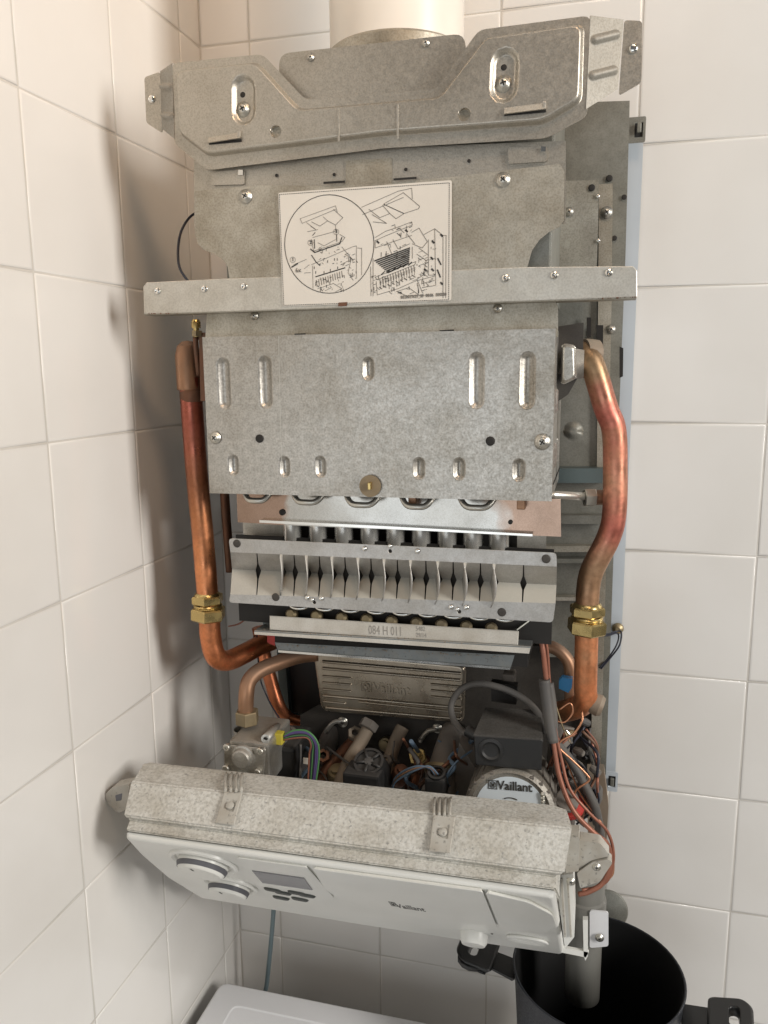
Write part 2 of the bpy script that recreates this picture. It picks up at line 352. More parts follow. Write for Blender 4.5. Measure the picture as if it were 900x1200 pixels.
# ------------------------------------------------------------------ walls and floor
PT = .152*1.0017; cols = [.0651+.152*c for c in range(7)]; zt = [-PT*r for r in range(-3, 14)]
def tile_mesh(wd, ht, seed):
    bm = bmesh.new(); g = .0008; prev = None
    for ins, h in ((0, -.008), (0, -.0006), (.0008, -.0002), (.0026, 0)):
        x, z = wd/2-g-ins, ht/2-g-ins
        ring = [bm.verts.new(v) for v in ((-x, -h, -z), (x, -h, -z), (x, -h, z), (-x, -h, z))]
        if prev:
            for i in range(4): f = bm.faces.new((prev[i], prev[(i+1) % 4], ring[(i+1) % 4], ring[i])); f.smooth = True
        prev = ring
    f = bm.faces.new(prev)
    me = bpy.data.meshes.new('tile'); bm.to_mesh(me); bm.free(); me.materials.append(M['tile']); return me
def wall(name, spans, side, nlabel):
    bm = bmesh.new(); e = spans[-1][1]
    if side == 'back': box_bm(bm, -.12, e, .0006, .12, -H, .48)
    else: box_bm(bm, -.12, -.0006, -e, .0005, -H, .48)
    w_ = ob(name, bm, M['grout'], None); w_['kind'] = 'structure'; w_['label'] = nlabel
    cache = {}
    for a, b in spans:
        for z0, z1 in [(zt[i+1], zt[i]) for i in range(len(zt)-1)]+[(-H, zt[-1])]:
            k = (round(b-a, 4), round(z1-z0, 4))
            if k not in cache: cache[k] = tile_mesh(b-a, z1-z0, 0)
            o = bpy.data.objects.new('tile', cache[k]); sc.collection.objects.link(o); o.parent = w_
            jx, jy = random.uniform(-.0012, .0012), random.uniform(-.0012, .0012)
            if side == 'back': p = Vector(((a+b)/2, 0, (z0+z1)/2)); o.rotation_euler = (jx, 0, jy)
            else: p = Vector((0, -(a+b)/2, (z0+z1)/2)); o.rotation_euler = (0, jx, math.pi/2+jy)
            o.location = p-WL[w_.name]; WL[o.name] = p
    return w_
wall('back_wall', [(0, cols[0])]+[(cols[i], cols[i+1]) for i in range(6)], 'back', 'white glazed tile wall behind the boiler')
lc = [.0518+.1459*k for k in range(7)]
wall('left_wall', [(.0, lc[0])]+[(lc[i], lc[i+1]) for i in range(6)], 'left', 'white glazed tile wall left of the boiler')
fl = box('floor', (-.1, 2.5), (-2.5, .1), (-H-.05, -H), M['floor'], None, 0); fl['kind'] = 'structure'
# shared screw head
def screw_bm(r=.0045):
    bm = bmesh.new(); lathe_bm(bm, (0, 0, 0), (0, -1, 0), [(r*1.5, 0), (r*1.5, .0006), (r, .0008), (r*.93, .002), (r*.6, .0029), (r*.25, .0032), (0, .0032)], 16)
    n0 = len(bm.faces)
    for sx, sz in ((r*.55, r*.13), (r*.13, r*.55)):
        r_ = bmesh.ops.create_cube(bm, size=1)
        for v in r_['verts']: v.co = Vector((v.co.x*2*sx, -.0030+v.co.y*.0006-.0001*(sx > sz), v.co.z*2*sz))
    bm.faces.ensure_lookup_table()
    for f in list(bm.faces)[n0:]: f.material_index = 1
    bmesh.ops.recalc_face_normals(bm, faces=bm.faces[:])
    me = bpy.data.meshes.new('screw'); bm.to_mesh(me); bm.free(); me.materials.append(M['screw']); me.materials.append(M['cavity']); return me
SCREW = screw_bm()
def dome_mesh(r, h, mt, nm):
    bm = bmesh.new(); lathe_bm(bm, (0, 0, 0), (0, -1, 0), [(r, 0), (r*.95, h*.5), (r*.7, h*.85), (r*.35, h), (0, h)], 14)
    bmesh.ops.recalc_face_normals(bm, faces=bm.faces[:]); me = bpy.data.meshes.new(nm); bm.to_mesh(me); bm.free(); me.materials.append(mt); return me
RIVET = dome_mesh(.0030, .0016, M['chrome'], 'rivet'); PLUG = dome_mesh(.0045, .0006, M['chassis_dark'], 'hole')
HOLE = dome_mesh(.0028, .0005, M['cavity'], 'hole')  # dark dome drawn for the shade of an open hole
def put(me, nm, px, py, Y, parent, s=1, rot=None):
    parent = lv(parent)
    o = bpy.data.objects.new(nm, me); sc.collection.objects.link(o); p = un(px, py, Y); WL[o.name] = p; o.parent = parent
    o.location = p-WL[parent.name]; o.scale = (s,)*3; o.rotation_euler = rot or (0, random.uniform(0, 1.5), 0); return o
def screw(px, py, Y, parent, s=1): return put(SCREW, 'screw', px, py, Y, parent, s)
def rivet(px, py, Y, parent, s=1): return put(RIVET, 'rivet', px, py, Y, parent, s)
def hole(px, py, Y, parent, s=1): return put(HOLE, 'hole', px, py, Y, parent, s)
# ================================================================== the boiler
B = empty('gas_boiler', (.3, -.1, -1.05))
tag(B, 'open wall-hung gas boiler without its casing, burner, copper pipes and tilted control panel showing', 'boiler')
# --- chassis
bp = psheet('back_plate', -.035, [(640, 121), (738, 118), (733, 300), (724, 520), (719, 650), (710, 908), (640, 915), (330, 900), (335, 760), (345, 600), (340, 300), (420, 140)], M['chassis'], B, thick=.0015)
fr = XZ(-.010)
sheet('side_flange', fr, [(.506, -.135), (.527, -.135), (.5275, -.9), (.507, -.9)], M['flange'], B, thick=.003)
for (x, y) in ((748, 152), (716.5, 916)):
    pl = XZ(-.026); a, b = pl.px(x, y)
    t = sheet('fixing_tab', pl, rnd([(a-.012, b-.013), (a+.0075, b-.013), (a+.0075, b+.013), (a-.012, b+.013)], .002), [M['chassis'], M['cavity']] if y < 500 else [M['flange'], M['cavity']], B,
              feats=[(polyf([(a-.004, b-.0075), (a+.005, b-.0075), (a+.005, b+.0075), (a-.004, b+.0075)]), [(0, 0), (.0004, -.002)], 1)], thick=.001)
    bm = bmesh.new(); box_bm(bm, a-.0015, a+.003, -.031, -.0265, b-.004, b+.006, .001); ob('hook', bm, M['chassis'], t)
cp = psheet('collector_side_plate', -.085, [(560, 214), (702, 211), (701, 260), (699, 330), (699, 345), (560, 345)], M['plate'], B, thick=.001)
hole(693.4, 220, -.0862, cp, 1.25); screw(667, 248, -.0862, cp, .7)
st = psheet('seam_strip', -.060, [(702, 216), (718, 215), (717, 340), (712, 600), (704, 900), (692, 900), (699, 600), (701, 340)], M['baffle'], B, thick=.024)
for (x, y) in ((700.5, 230), (701, 282)): rivet(x, y, -.0865, cp, .7)
screw(711, 249, -.062, st, .95); hole(714, 209, -.037, bp, 1.3); hole(720, 279, -.037, bp, 1); screw(716, 386, -.061, st, .75)
hole(731.5, 231, -.037, bp, 1)
for q in (((687.5, 372), (692.5, 372), (692.5, 395), (687.5, 395)), ((699, 381), (707, 381), (706.5, 409), (699, 409)), ((726, 406), (730.5, 408), (730, 441), (726, 443))):
    psheet('slot', -.0625 if q[0][0] < 720 else -.064, q, M['cavity'], bp, thick=.001)  # dark sheet drawn for the shade inside the slot
rp = psheet('inner_side_plate', -.055, [(640, 340), (700, 340), (699, 548), (660, 548), (640, 548)], M['chassis'], B, thick=.001,
            feats=[(caps(*XZ(-.055).px(672, 505), 0, .0115), [(0, 0), (.003, .001), (.006, .0035), (.0085, .004)], 0)])
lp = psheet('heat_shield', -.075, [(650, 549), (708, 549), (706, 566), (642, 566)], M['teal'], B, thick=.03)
psheet('lower_side_plate', -.065, [(630, 566), (708, 566), (700, 770), (640, 770)], M['chassis'], B, thick=.001)
for i, (y, hgt) in enumerate(((604, 10), (640, 7), (655, 5), (700, 4))):
    psheet('cross_rib', -.078, [(640, y), (708-i*1.5, y), (708-i*1.5, y+hgt), (640, y+hgt)], M['chassis'] if i % 2 == 0 else M['baffle'], B, thick=.012)
# --- flue collector and baffle
box('flue_collector', (.135, .445), (-.236, -.05), (-.33, -.135), M['chassis'], B, .002)
sheet_top = psheet('collector_front', -.243, [(327, 135), (327, 63), (545, 39), (549, 130)], M['hood'], B, r=.010, thick=.0012)
for x, y in ((364, 67), (499, 50)): screw(x, y, -.244, sheet_top, .5)
ub = psheet('upper_band', -.2485, [(227, 182), (663, 165), (663, 262), (228, 270)], M['hood'], B, thick=.0012)
for q in ((324, 205.5), (391.5, 204.5), (549.5, 188.5), (475.5, 198.5)): hole(*q, -.2497, ub, .55)
for q in (((405, 188), (459, 185), (459, 216), (405, 219)), ):
    psheet('cover_plate', -.2497, q, M['baffle'], ub, thick=.0008)
baf = [(229, 224), (300, 217), (385, 218), (462, 214), (530, 207), (656, 192), (661.5, 200), (661, 258), (655, 266), (643, 272), (632, 281), (623, 294), (618, 313),
       (742, 312), (746.5, 317), (746.5, 348), (450, 359), (169, 368), (168, 336), (172, 331), (269, 326), (267, 313), (262, 305), (252, 298), (239, 293), (232, 286), (229, 276)]
pb = XZ(-.252)
baffle = sheet('front_baffle', pb, pb.pxs(baf), [M['baffle'], M['cavity']], B, thick=.0012)
for q in ((184.5, 341), (239.5, 338.5), (286, 335.5), (592.5, 326), (649.5, 322.5), (713.5, 319.5)):
    lathe('knurl', un(*q, -.2532), (0, -1, 0), [(.0035, 0), (.003, .001), (.0018, .0016), (.0008, .0012), (0, .001)], M['chrome'], baffle, 12)
screw(288, 230, -.2525, baffle, .95); screw(589.5, 210.5, -.2525, baffle, .95)
cbp = XZ(-.2527)
cross = sheet('crossbar', cbp, cbp.pxs([(172, 331), (269, 326.5), (450, 320), (618, 313), (742, 312), (746.5, 317), (746.5, 348), (450, 359), (169, 368), (168, 336)]), [M['crossbar'], M['cavity']], baffle, thick=.0006, rings=[(.0006, .0003)])
# shelf lip folded under
a0, a1 = un(169, 368, -.252), un(746, 348, -.252)
bm = bmesh.new(); v = [bm.verts.new(p) for p in (a0, a1, a1+Vector((0, .022, 0)), a0+Vector((0, .022, 0)))]; bm.faces.new(v); ob('shelf_lip', bm, M['baffle'], baffle, solid=.001)
for q0, q1 in (((170, 367.5), (210, 367)), ((700, 350), (746, 348))):
    bm = bmesh.new(); 
    for k in range(14):
        t = random.random(); p = un(q0[0]+(q1[0]-q0[0])*t, q0[1]+(q1[1]-q0[1])*t, -.2525); r_ = bmesh.ops.create_icosphere(bm, subdivisions=1, radius=random.uniform(.0004, .0009)); bmesh.ops.translate(bm, verts=r_['verts'], vec=p)
    tag(ob('grime_crumbs', bm, M['cu_dark'], baffle), kind='stuff')
for q in (((248, 201), (286, 199), (286, 216), (248, 217)), ((595, 173), (641, 171.5), (641, 189), (596, 192))):
    tb = psheet('lance_tab', -.2515, q, M['hood'], ub, r=.002, thick=.0025)
    xr = q[1][0]; psheet('tab_end', -.2535, [(xr-7, q[1][1]), (xr-1.5, q[1][1]), (xr-1.5, q[1][1]+6), (xr-7, q[1][1]+6)], M['chrome'], tb, thick=.001)
for q in (((379, 213), (404, 211.5), (404, 214), (379, 215.5)), ((461, 209), (488, 207), (488, 209.5), (461, 211.5))):
    psheet('slot', -.2540, q, M['cavity'], baffle, thick=.0005)
# --- draught hood
hp = XZ(-.257)
ho = [(202, 74), (308, 63.5), (358, 117), (512, 104), (561, 35), (692, 18), (688.5, 136), (640, 162), (450, 173.5), (243, 199.5), (204, 168)]
hi = [(208, 83), (303, 73), (353, 128), (516, 114), (569, 44.5), (685, 28), (682, 121), (637, 147), (450, 160.5), (246, 185), (211, 158)]
ho2 = rnd(hp.pxs(ho), .006, 3); hraw = hp.pxs(hi)
def hif(ins): return rnd(off(hraw, ins), .006, 3)
hz = .0075
hoodm = [M['hood'], M['cavity'], M['baffle']]
# flange with an opening, then the raised field
hb = sheet('draught_hood', hp, ho2, hoodm, B, feats=[(hif, [(0, 0), (.0008, .0018), (.0022, .0052), (.0040, hz)], None)], thick=.0012)
hpf = XZ(-.257-hz); fo = hif(.0040)
def hpx(x, y): return hpf.px(x, y)
DIM = [(0, 0), (.0012, -.0006), (.0030, -.0032), (.0046, -.0048), (.0055, -.005)]
feats = []
for (x, y) in ((285, 117), (591, 88)):
    a, b = hpx(x, y); feats.append((caps(a, b, .0095, .0125, 88), DIM, 0))
for (x, y) in ((323, 154), (544, 134)):
    a, b = hpx(x, y); feats.append((caps(a, b, 0, .0055), [(0, 0), (.0003, -.002), (.0004, -.004)], 2))
fld = sheet('hood_field', hpf, fo, hoodm, hb, feats=feats, thick=.0012)
for (x, y) in ((285, 128), (590, 98)): screw(x, y, -.2595, fld, 1.0)
for (x, y) in ((284.5, 111), (590.5, 79)): hole(x, y, -.2595, fld, .9)
for x, y0, y1 in ((396.5, 128, 166), (466, 122, 163)):
    p0, p1 = un(x, y0, -.2648), un(x+.5, y1, -.2648); box('seam', (p0.x-.0009, p0.x+.0009), (-.2653, -.2643), (p1.z, p0.z), M['galv'], fld, .0003)
for (x0, x1, y0, y1) in ((245, 283, 166, 160), (591, 640, 132, 126)):
    p0, p1 = un(x0, y0, -.2648), un(x1, y1, -.2648)
    bm = bmesh.new(); v = [bm.verts.new(p) for p in (p0+Vector((0, 0, .003)), p1+Vector((0, 0, .003)), p1+Vector((0, -.0026, -.0022)), p0+Vector((0, -.0026, -.0022)))]; bm.faces.new(v)
    lt = ob('louvre', bm, M['hood'], fld, solid=.001)
    box('louvre_gap', (p0.x, p1.x), (-.2652, -.2642), (min(p0.z, p1.z)-.0026, min(p0.z, p1.z)-.0004), M['cavity'], lt, 0)  # dark strip drawn for the shade under the louvre
    box('louvre_end', (p1.x-.003, p1.x), (-.2678, -.2646), (p1.z-.001, p1.z+.0042), M['galv'], lt, .0008)
# hood ends: a slanted cheek with two ribs and a flat ear
def cheek(fr4, ear, Yf, Yr, ribs, scr):
    P4 = [un(x, y, Yf) for x, y in fr4[:2]]+[un(x, y, Yr) for x, y in fr4[2:]]
    ex = ((P4[2]+P4[3])-(P4[0]+P4[1])).normalized(); n = ex.cross((P4[0]-P4[1]).normalized())
    if n.y > 0: n = -n
    ey = n.cross(ex); ey = ey if ey.z > 0 else -ey; pl = Pl(P4[0], ex, ey, n)
    f = []
    for x, y in ribs:
        a, b = pl.px(x, y); f.append((caps(a, b, .010, .0042, 0), [(0, 0), (.0010, .0010), (.0024, .0030), (.0036, .0036)], 0))
    o = sheet('hood_cheek', pl, [((p-P4[0]).dot(ex), (p-P4[0]).dot(ey)) for p in P4], M['cheek'], hb, feats=f, thick=.0012)
    e = psheet('hood_ear', Yr, ear, M['hood'], hb, r=.003, thick=.0012); rivet(*scr, Yr, e, 1.3); hole(scr[0]+1, scr[1], Yr-.0018, e, .4)
cheek([(692, 18), (688.5, 136), (725, 112), (731.5, 23.5)], [(731.5, 23.5), (752.5, 24.5), (751.5, 97), (725, 112)], -.257, -.243, [(710, 46), (708, 91)], (742, 57))
cheek([(202, 74), (204, 168), (190, 156), (187.5, 84)], [(187.5, 84), (169, 90.5), (171.5, 144), (190, 156)], -.257, -.238, [(195.5, 104), (197, 140)], (178, 116))
# --- sticker
sp = XZ(-.2540)
stk = sheet('instruction_sticker', sp, rnd(sp.pxs([(326, 226), (529.5, 211), (529, 352), (331.5, 359)]), .002), M['paper'], B, thick=.0003)
SQ = [(326, 226), (529.5, 211), (529, 352), (331.5, 359)]
LB = {'k': [], 'g': [], 's': []}
def zc(x, y): return sp.px(320+x/4.09, 205+y/4.09)
def seg(kind, p, q, wd): LB[kind].append((p, q, wd))
def pl_(kind, pts, wd=.00046, close=False):
    P = [zc(*p) for p in pts]
    for i in range(len(P)-1+(1 if close else 0)): seg(kind, P[i], P[(i+1) % len(P)], wd)
pl_('k', [(270+214*math.cos(t/48*2*math.pi), 331+236*math.sin(t/48*2*math.pi)) for t in range(48)], .0006, True)
def dots(a, b, n):
    for i in range(n):
        t0, t1 = i/n, (i+.55)/n
        seg('k', zc(a[0]+(b[0]-a[0])*t0, a[1]+(b[1]-a[1])*t0), zc(a[0]+(b[0]-a[0])*t1, a[1]+(b[1]-a[1])*t1), .0005)
dots((30, 94), (845, 38), 90); dots((845, 38), (842, 598), 60); dots((842, 598), (52, 625), 90); dots((52, 625), (30, 94), 60)
for pts in ([(425, 155), (600, 78)], [(430, 190), (625, 108)], [(600, 78), (665, 64), (668, 115)], [(625, 85), (703, 150), (698, 162), (628, 185), (530, 140)], [(628, 185), (530, 140), (625, 85)],
            [(460, 165), (512, 205), (560, 185), (525, 145)], [(560, 185), (590, 210), (628, 185)], [(475, 190), (545, 232), (480, 225)], [(490, 300), (540, 270), (600, 250), (665, 225), (668, 240), (545, 290), (490, 315)],
            [(490, 315), (490, 350), (575, 320), (665, 290)], [(545, 320), (570, 380), (500, 405)], [(575, 310), (600, 355), (655, 330)], [(665, 275), (700, 255), (740, 320), (715, 350), (668, 330)], [(640, 280), (680, 330)],
            [(725, 285), (775, 258), (780, 530)], [(775, 258), (815, 290), (815, 590)], [(815, 290), (830, 290), (828, 590)], [(745, 310), (745, 480), (778, 480)], [(690, 380), (735, 410), (720, 480), (690, 500), (715, 560)],
            [(668, 345), (668, 400)], [(480, 400), (480, 580)], [(468, 440), (470, 580)], [(490, 490), (685, 415), (680, 430), (500, 502)], [(490, 490), (500, 502)], [(495, 510), (500, 575), (600, 545), (690, 505)], [(590, 560), (650, 540), (700, 575)],
            [(715, 500), (775, 485)], [(715, 520), (775, 505)], [(715, 540), (775, 530)], [(700, 350), (745, 385)], [(600, 560), (640, 580), (760, 575)]):
    pl_('g', pts)
for i in range(14):
    x, y = 512+i*12.5, 505-i*5; pl_('g', [(x, y-8), (x+3, y+22)], .0006); pl_('g', [(x+6, y+2), (x+4, y+40)], .0004)
for i in range(9): pl_('g', [(510+i*20, 538-i*7), (522+i*20, 546-i*7)], .0008)
for i in range(9): pl_('k', [(488+i*8, 412+i*7), (655-i*.5, 350+i*9)], .0012)
for i in range(6): pl_('k', [(520+i*26, 478-i*9), (535+i*26, 463-i*9)], .0009)
for q in ((503, 322), (640, 268), (808, 290), (768, 322), (762, 400), (765, 455), (730, 455), (808, 520)): pl_('k', [(q[0]-4, q[1]-4), (q[0]+4, q[1]+4)], .0016)
pl_('k', [(790, 400), (805, 430)], .0012); pl_('k', [(788, 455), (802, 490)], .0012)
for pts in ([(130, 210), (300, 148), (308, 180)], [(130, 210), (140, 232), (300, 165)], [(160, 228), (205, 262), (180, 245)], [(185, 225), (225, 245), (262, 220), (300, 240), (335, 205), (290, 165)], [(262, 220), (240, 200)],
            [(165, 272), (215, 262)], [(190, 300), (300, 270), (300, 240)], [(185, 310), (195, 365), (330, 320), (345, 300), (320, 285)], [(215, 325), (245, 340), (300, 310)], [(185, 430), (380, 345), (400, 340)], [(190, 435), (192, 545)],
            [(400, 340), (400, 490)], [(425, 350), (425, 480)], [(405, 350), (425, 352)], [(345, 380), (375, 400), (360, 470), (385, 505)], [(330, 345), (385, 410)], [(205, 488), (345, 445)], [(215, 545), (290, 520), (330, 545), (300, 560)],
            [(250, 555), (280, 540)], [(100, 430), (160, 405)], [(150, 470), (180, 468)], [(150, 450), (175, 430)]):
    pl_('g', pts, .00040)
for i in range(12): pl_('g', [(208+i*11, 505-i*4), (212+i*11, 535-i*4)], .0006)
pl_('k', [(205, 488), (345, 445)], .0009); pl_('k', [(180, 355), (200, 372), (320, 330), (330, 300)], .0009); pl_('k', [(185, 385), (205, 415), (222, 432)], .0007); pl_('k', [(198, 310), (200, 352)], .0007); pl_('k', [(305, 285), (306, 318)], .0007)
pl_('k', [(90, 442), (118, 425)], .0012); pl_('k', [(190, 290), (202, 276)], .0006)
for q in ((198, 440), (205, 462), (225, 425), (262, 410), (295, 400), (308, 400), (245, 462), (275, 452), (310, 440)): pl_('k', [q, (q[0], q[1]+10)], .0006)
for q in ((95, 407), (180, 325), (303, 273)): pl_('g', [(q[0]+13*math.cos(t), q[1]+14*math.sin(t)) for t in [k*.6283 for k in range(10)]], .0003, True)
rs = random.Random(3)
for (x0, y0, x1, y1, cnt, lo, hi) in ((470, 480, 700, 570, 46, 6, 22), (690, 360, 740, 560, 34, 5, 26), (745, 300, 775, 560, 16, 4, 16), (560, 230, 660, 290, 14, 8, 26), (200, 490, 340, 550, 34, 4, 14), (335, 370, 400, 500, 30, 5, 20), (190, 340, 325, 372, 14, 5, 20), (500, 330, 660, 400, 18, 8, 24), (215, 400, 345, 440, 12, 4, 12)):
    for k in range(cnt):
        x, y = rs.uniform(x0, x1), rs.uniform(y0, y1)-(rs.random()-.5)*8; a = rs.choice((-.38, -.38, 1.5, 1.6, .7)); l = rs.uniform(lo, hi)
        pl_(rs.choice('ggk'), [(x, y), (min(x+l*math.cos(a), x1+6), y+l*math.sin(a))], rs.choice((.00035, .0005)))
def lines(kind, mt, nm):
    bm = bmesh.new()
    for p, q, wd in LB[kind]:
        p, q = Vector(p), Vector(q); d = (q-p)
        if d.length < 1e-6: continue
        d.normalize(); n = Vector((-d.y, d.x))*wd/2; e = d*wd*.3
        vs_ = [bm.verts.new(sp.to(*c, .00025)) for c in (p-n-e, q-n+e, q+n+e, p+n-e)]; bm.faces.new(vs_)
    bmesh.ops.recalc_face_normals(bm, faces=bm.faces[:]); return ob(nm, bm, mt, stk)
lines('k', M['ink'], 'printed_outline'); lines('g', M['ink_grey'], 'printed_drawing')
for s, q in (('1', (91, 413)), ('2', (176, 331)), ('3', (299, 279))): textmesh('printed_number', s, .0042, sp, *zc(*q), M['ink'], stk, h=.0003, bold=.0001)
textmesh('printed_number', '6x', .0058, sp, *zc(108, 468), M['ink_grey'], stk, h=.0003, ang=.05)
a, b = zc(612, 594); textmesh('printed_code', '0020029635_00  08.06  000000', .0042, sp, a, b, M['ink_grey'], stk, h=.0003, ang=.035, wid=.78)
psheet('slot', -.2545, [(397, 354.5), (407, 354), (406, 358.5), (396, 359)], M['cu_dark'], baffle, thick=.0006)
# --- upper chamber strip, combustion chamber
us = psheet('chamber_top_strip', -.238, [(243, 362), (648, 345), (654, 360), (654, 395), (240, 402)], M['baffle'], B, thick=.0012)
screw(298, 370, -.2392, us, .6); screw(583, 361.5, -.2392, us, .6)
for q in (((345, 391), (358, 390.5), (358, 393), (345, 393.5)), ((515, 387), (532, 386), (532, 388.5), (515, 389.5))): psheet('slot', -.2475, q, M['cavity'], us, thick=.0006)
cpn = XZ(-.250)
Q = [(237, 395), (651, 385), (646.5, 587.5), (246.5, 578)]
fe = []
def cf(x, y, wpx, hpx_, hh=.0026):
    a, b = cpn.px(x, y); s = .00083; r = wpx*s/2; fe.append((caps(a, b, hpx_*s/2-r, r), [(0, 0), (r*.10, -.0002), (r*.28, -hh*.55), (r*.5, -hh*1.1), (r*.72, -hh*1.45), (r*.92, -hh*1.6)], 0))
for x, y in ((262.5, 449.5), (311, 448), (558.5, 446), (618, 446)): cf(x, y, 18.5, 63)
cf(431.5, 432, 15, 28)
for x, y in ((273.5, 545), (333.5, 547), (375.5, 547), (491, 549), (538, 549.5), (608, 551)): cf(x, y, 15, 27)
chm = sheet('combustion_chamber', cpn, cpn.pxs(Q), [M['galv_bright'], M['cavity']], B, feats=fe, thick=.0012)
screw(252, 513, -.2512, chm, .95); screw(635.5, 518, -.2512, chm, 1.1); hole(304, 514, -.2508, chm, 1.5); hole(574.5, 517, -.2508, chm, 1.55)
disc = lathe('brown_washer', un(434, 569.5, -.252), (0, -1, 0), [(0, 0), (.0105, 0), (.0105, .0016), (0, .0016)], M['rubber'], chm, 28)
box('twisted_pin', (WL[disc.name].x-.001, WL[disc.name].x+.002), (-.258, -.2525), (WL[disc.name].z-.003, WL[disc.name].z+.004), M['brass'], disc, .0006)
for (x0, y0, x1, y1, wd) in ((326.5, 394, 331, 578, .00022),):
    p, q = Vector(cpn.px(x0, y0)), Vector(cpn.px(x1, y1)); d = (q-p).normalized(); nn = Vector((-d.y, d.x))*wd
    bm = bmesh.new(); bm.faces.new([bm.verts.new(cpn.to(*c, .0002)) for c in (p-nn, q-nn, q+nn, p+nn)]); bmesh.ops.recalc_face_normals(bm, faces=bm.faces[:]); ob('scratch', bm, M['screw'], chm)
rg = random.Random(9); bm = bmesh.new()
for k in range(260):
    t = rg.random(); i = rg.choice((0, 1, 2)); base = (un(310, 738, -.229), un(300, 740, -.215), un(330, 756, -.2145))[i].lerp((un(605, 757, -.229), un(618, 757, -.215), un(596, 770, -.2145))[i], t)
    r_ = bmesh.ops.create_icosphere(bm, subdivisions=1, radius=rg.uniform(.0003, .0009)); bmesh.ops.translate(bm, verts=r_['verts'], vec=base+Vector((0, rg.uniform(-.004, .004), .0006)))
tag(ob('dust_crumbs', bm, M['dustpipe'], B), kind='stuff')
# sides, hem, bottom of the chamber
bl, br, tl, tr = un(246.5, 578, -.2495), un(646.5, 587.5, -.2495), un(237, 395, -.2495), un(651, 385, -.2495)
for nm, p, q in (('chamber_side', tr, br), ('chamber_side', tl, bl)):
    pl = Pl(p, (0, 1, 0), (0, 0, 1), (1 if p.x > .3 else -1, 0, 0)); hgt = q.z-p.z
    f = [(caps(dy, hgt*ff, .009, .004), [(0, 0), (.0012, .001), (.003, .0025)], 0) for dy in (.035, .085) for ff in (.42, .75)]
    sheet(nm, pl, [(0, 0), (.155, 0), (.155, hgt), (0, hgt)], M['galv_bright'], B, feats=f, thick=.0012)
bm = bmesh.new(); v = [bm.verts.new(p) for p in (tl, tr, tr+Vector((0, .155, 0)), tl+Vector((0, .155, 0)))]; bm.faces.new(v); ob('chamber_roof', bm, M['galv_bright'], B, solid=.001)
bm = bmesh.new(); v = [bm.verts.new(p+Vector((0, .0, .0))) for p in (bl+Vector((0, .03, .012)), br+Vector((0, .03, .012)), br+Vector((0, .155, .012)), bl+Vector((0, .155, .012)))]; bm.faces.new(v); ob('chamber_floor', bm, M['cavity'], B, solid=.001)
# heat exchanger end caps
er = psheet('exchanger_end_plate', -.19, [(651, 383), (684, 378), (683, 432), (666, 462), (652, 472)], M['chassis_dark'], B, thick=.002)
psheet('exchanger_tank', -.20, [(658, 402), (675, 404), (676, 444), (657, 452)], M['cast'], er, r=.005, thick=.022, rings=[(.001, .003), (.003, .0055)])
el_ = psheet('exchanger_end_plate', -.215, [(233, 392), (240, 392), (244, 470), (235, 470)], M['cu_dark'], B, thick=.02)
# --- copper pipes
rpipe = ptube('return_pipe', [(676, 414, -.165), (686, 416, -.178), (696, 432, -.182), (710, 478, -.182), (719, 502, -.182), (721, 540, -.182), (720, 600, -.182), (713, 630, -.182), (694, 668, -.182), (689, 692, -.182), (688, 720, -.182), (687, 760, -.182), (686, 805, -.182), (686, 820, -.178), (676, 829, -.165), (655, 835, -.14)], .0116, M['cu_right'], B, n=5, seg=20)
lathe('pipe_socket', un(688, 414, -.175), (R_*-.9+F_*-.25), [(.010, -.010), (.0132, -.010), (.0138, .0), (.0132, .004), (.010, .004)], M['dustpipe'], rpipe)
lathe('pipe_stub', un(700, 826, -.178), (1, -.1, -.3), [(0, -.008), (.0105, -.006), (.0115, .002), (.009, .006), (0, .0065)], M['dustpipe'], rpipe)
def compression(x, y, Y, parent, nm='compression_fitting'):
    c = un(x, y, Y)
    a = hexnut(nm, c+Vector((0, 0, .006)), (0, 0, 1), .0178, .0095, M['brass'], parent)
    hexnut('lower_nut', c-Vector((0, 0, .0105)), (.05, 0, 1), .0196, .0135, M['brass'], a)
    lathe('thread', c-Vector((0, 0, .006)), (0, 0, 1), [(.014, 0), (.0155, .001), (.0145, .002), (.0158, .003), (.0148, .004), (.0160, .005), (.0148, .0065)], M['brass'], a)
    lathe('olive', c+Vector((0, 0, .010)), (0, 0, 1), [(.0115, 0), (.0145, .0), (.0135, .0025), (.0118, .004)], M['brass'], a)
compression(688, 722, -.182, B)
lpipe = ptube('flow_pipe', [(221, 416, -.19), (222, 430, -.2), (225, 480, -.2), (231, 560, -.2), (237, 620, -.2), (242, 680, -.2), (245, 720, -.2), (247, 748, -.199), (253, 769, -.196), (267, 774, -.18), (288, 765, -.155), (303, 757, -.13), (318, 751, -.11)], .0118, M['cu_left'], B, n=6, seg=20)
compression(243.5, 708, -.2, B)
lathe('pipe_elbow', un(221, 428, -.2), (0, 0, 1), [(.0125, -.026), (.0132, -.025), (.0135, .010), (.011, .020), (.006, .0245), (0, .0255)], M['cu_dull'], lpipe)
lathe('weld_bead', un(225, 464, -.2), (0, 0, 1), [(.0118, -.006), (.0128, -.002), (.0128, .004), (.012, .007)], M['cu_dark'], lpipe)
bv = hexnut('bleed_valve', un(231, 391, -.215), (0, 0, 1), .0055, .006, M['brass_dull'], B)
lathe('valve_stem', un(230, 388, -.215), (0, 0, 1), [(.003, -.006), (.003, .003), (.0048, .003), (.0048, .009), (.0035, .0115), (0, .0115)], M['brass'], bv, 12)
box('valve_arm', (un(231, 393, -.21).x, un(243, 393, -.21).x), (-.214, -.208), (un(236, 398, -.21).z, un(236, 390, -.21).z), M['cu_dark'], bv)
